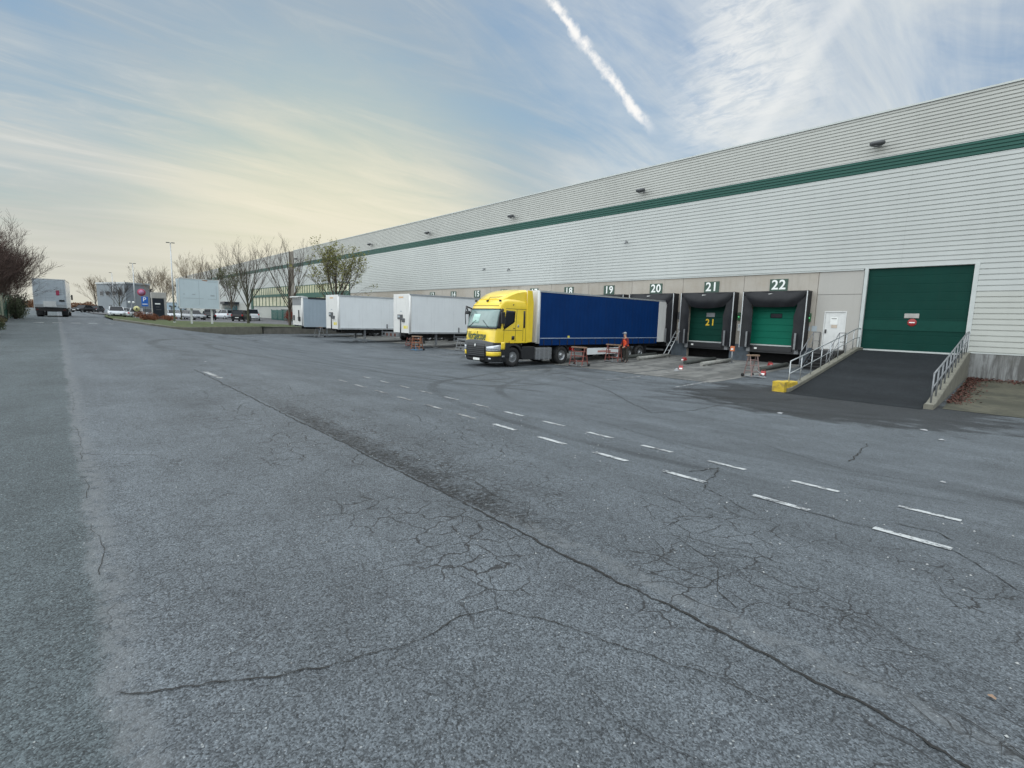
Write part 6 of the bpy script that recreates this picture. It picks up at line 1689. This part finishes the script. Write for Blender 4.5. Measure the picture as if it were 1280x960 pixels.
tr = nt.m('MULTIPLY', tr, nt.ramp(wn_, .34, .60, .40, 1)); tr = nt.m('MULTIPLY', tr, .90)
# second faint spread trail at the right
e1 = Vector((-.3866,.8662,.3166)).normalized(); e2 = Vector((-.20,.80,.50)).normalized()
n_e = e1.cross(e2).normalized()
ed = nt.m('ABSOLUTE', nt.m('ADD', nt.vm('DOT_PRODUCT', dirv, tuple(n_e)), nt.m('MULTIPLY', nt.m('SUBTRACT', wn2, .5), .02)))
tr2 = nt.m('MULTIPLY', nt.ramp(ed, .002, .022, .40, 0), nt.ramp(nt.vm('DOT_PRODUCT', dirv, tuple((e1+e2).normalized())), .94, .99))
hot = nt.ramp(sund, .55, 1.0, 0, 1)
hot2 = nt.ramp(sund, .93, 1.0, 0, 1)
K = 1.0
CW = globals().get('CLOUDK', 1.0)
ccool = (3.5,3.9,4.15,1); cwarm = (5.15,5.25,4.95,1); cglow = (7.4,6.9,5.3,1)
cc = nt.mix(nt.m('MULTIPLY', nt.ramp(sund, -.1, .92, 0, 1), nt.ramp(dz, .20, .42, 1, .12)), ccool, cwarm)
cc = nt.mix(nt.m('MULTIPLY', nt.ramp(dy, .35, .75), nt.ramp(sund, .97, .85)), cc, (6.0,6.3,6.3,1))
cc = nt.mix(nt.m('MULTIPLY', nt.ramp(n2, .48, .78), nt.ramp(dz, .08, .2, 0, .55)), cc, (6.7,6.75,6.4,1))
# a greyer lower sheet at the far left
cc = nt.mix(nt.ramp(n1, .35, .6, .5, 0), cc, nt.mix(.5, cc, (2.0,2.25,2.5,1)))
cc = nt.mix(nt.m('MULTIPLY', hot2, .8), cc, cglow)
horiz = nt.ramp(dz, .0, .20, 1, 0)
cc = nt.mix(nt.m('MULTIPLY', nt.m('MULTIPLY', horiz, nt.ramp(sund, .2, .95)), .75), cc, (5.75,5.6,4.75,1))
lum = nt.vm('DOT_PRODUCT', sky.outputs[0], (.25,.6,.15))
scl = nt.m('DIVIDE', 2.55, nt.m('ADD', 1.0, nt.m('MULTIPLY', lum, .42)))
ssc = nt.node('ShaderNodeVectorMath', operation='SCALE'); nt.l.new(sky.outputs[0], ssc.inputs[0]); nt.l.new(scl, ssc.inputs['Scale']); skyc = nt.vm('MULTIPLY', ssc.outputs[0], (.66,.95,1.20))
mixed = nt.mix(veil, skyc, cc)
bright = (7.2,7.3,7.2,1)
mixed = nt.mix(cir, mixed, bright); mixed = nt.mix(tr2, mixed, bright); mixed = nt.mix(tr, mixed, (8.5,8.3,8.0,1))
# unseen sky overhead and behind the camera, brightened to light yard and wall
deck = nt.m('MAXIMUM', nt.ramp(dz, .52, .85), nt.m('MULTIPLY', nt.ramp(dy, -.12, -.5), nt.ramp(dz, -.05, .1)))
sky_fillc = nt.mix(nt.ramp(n1, .3, .7), (15.3,16.3,17.0,1), (19.2,20.2,20.2,1))
mixed = nt.mix(deck, mixed, sky_fillc)
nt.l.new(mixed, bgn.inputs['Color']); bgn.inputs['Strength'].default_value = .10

sl = bpy.data.lights.new('sun', 'SUN'); sl.energy = 1.0; sl.angle = math.radians(10); sl.color = (1,.86,.66)
so = bpy.data.objects.new('sun', sl); COL.objects.link(so); so.rotation_euler = SUN.to_track_quat('Z','Y').to_euler()

# ---------------------------------------------------------------- camera
cam = bpy.data.cameras.new('camera'); co = bpy.data.objects.new('camera', cam); COL.objects.link(co)
Rm = Matrix(((0.66371836,-0.11294856,0.73940554),(0.74746712,0.06346234,-0.66126049),(0.02776402,0.99157206,0.12654646)))
co.matrix_world = Rm.to_4x4(); cam.sensor_width = 36; cam.lens = 635/1280*36; cam.clip_end = 6000; cam.clip_start = .05
S.camera = co
S.view_settings.view_transform = 'Standard'; S.view_settings.look = 'None'; S.view_settings.gamma = 1; S.view_settings.use_curve_mapping = False
S.view_settings.exposure = .3
S.render.engine = 'CYCLES'
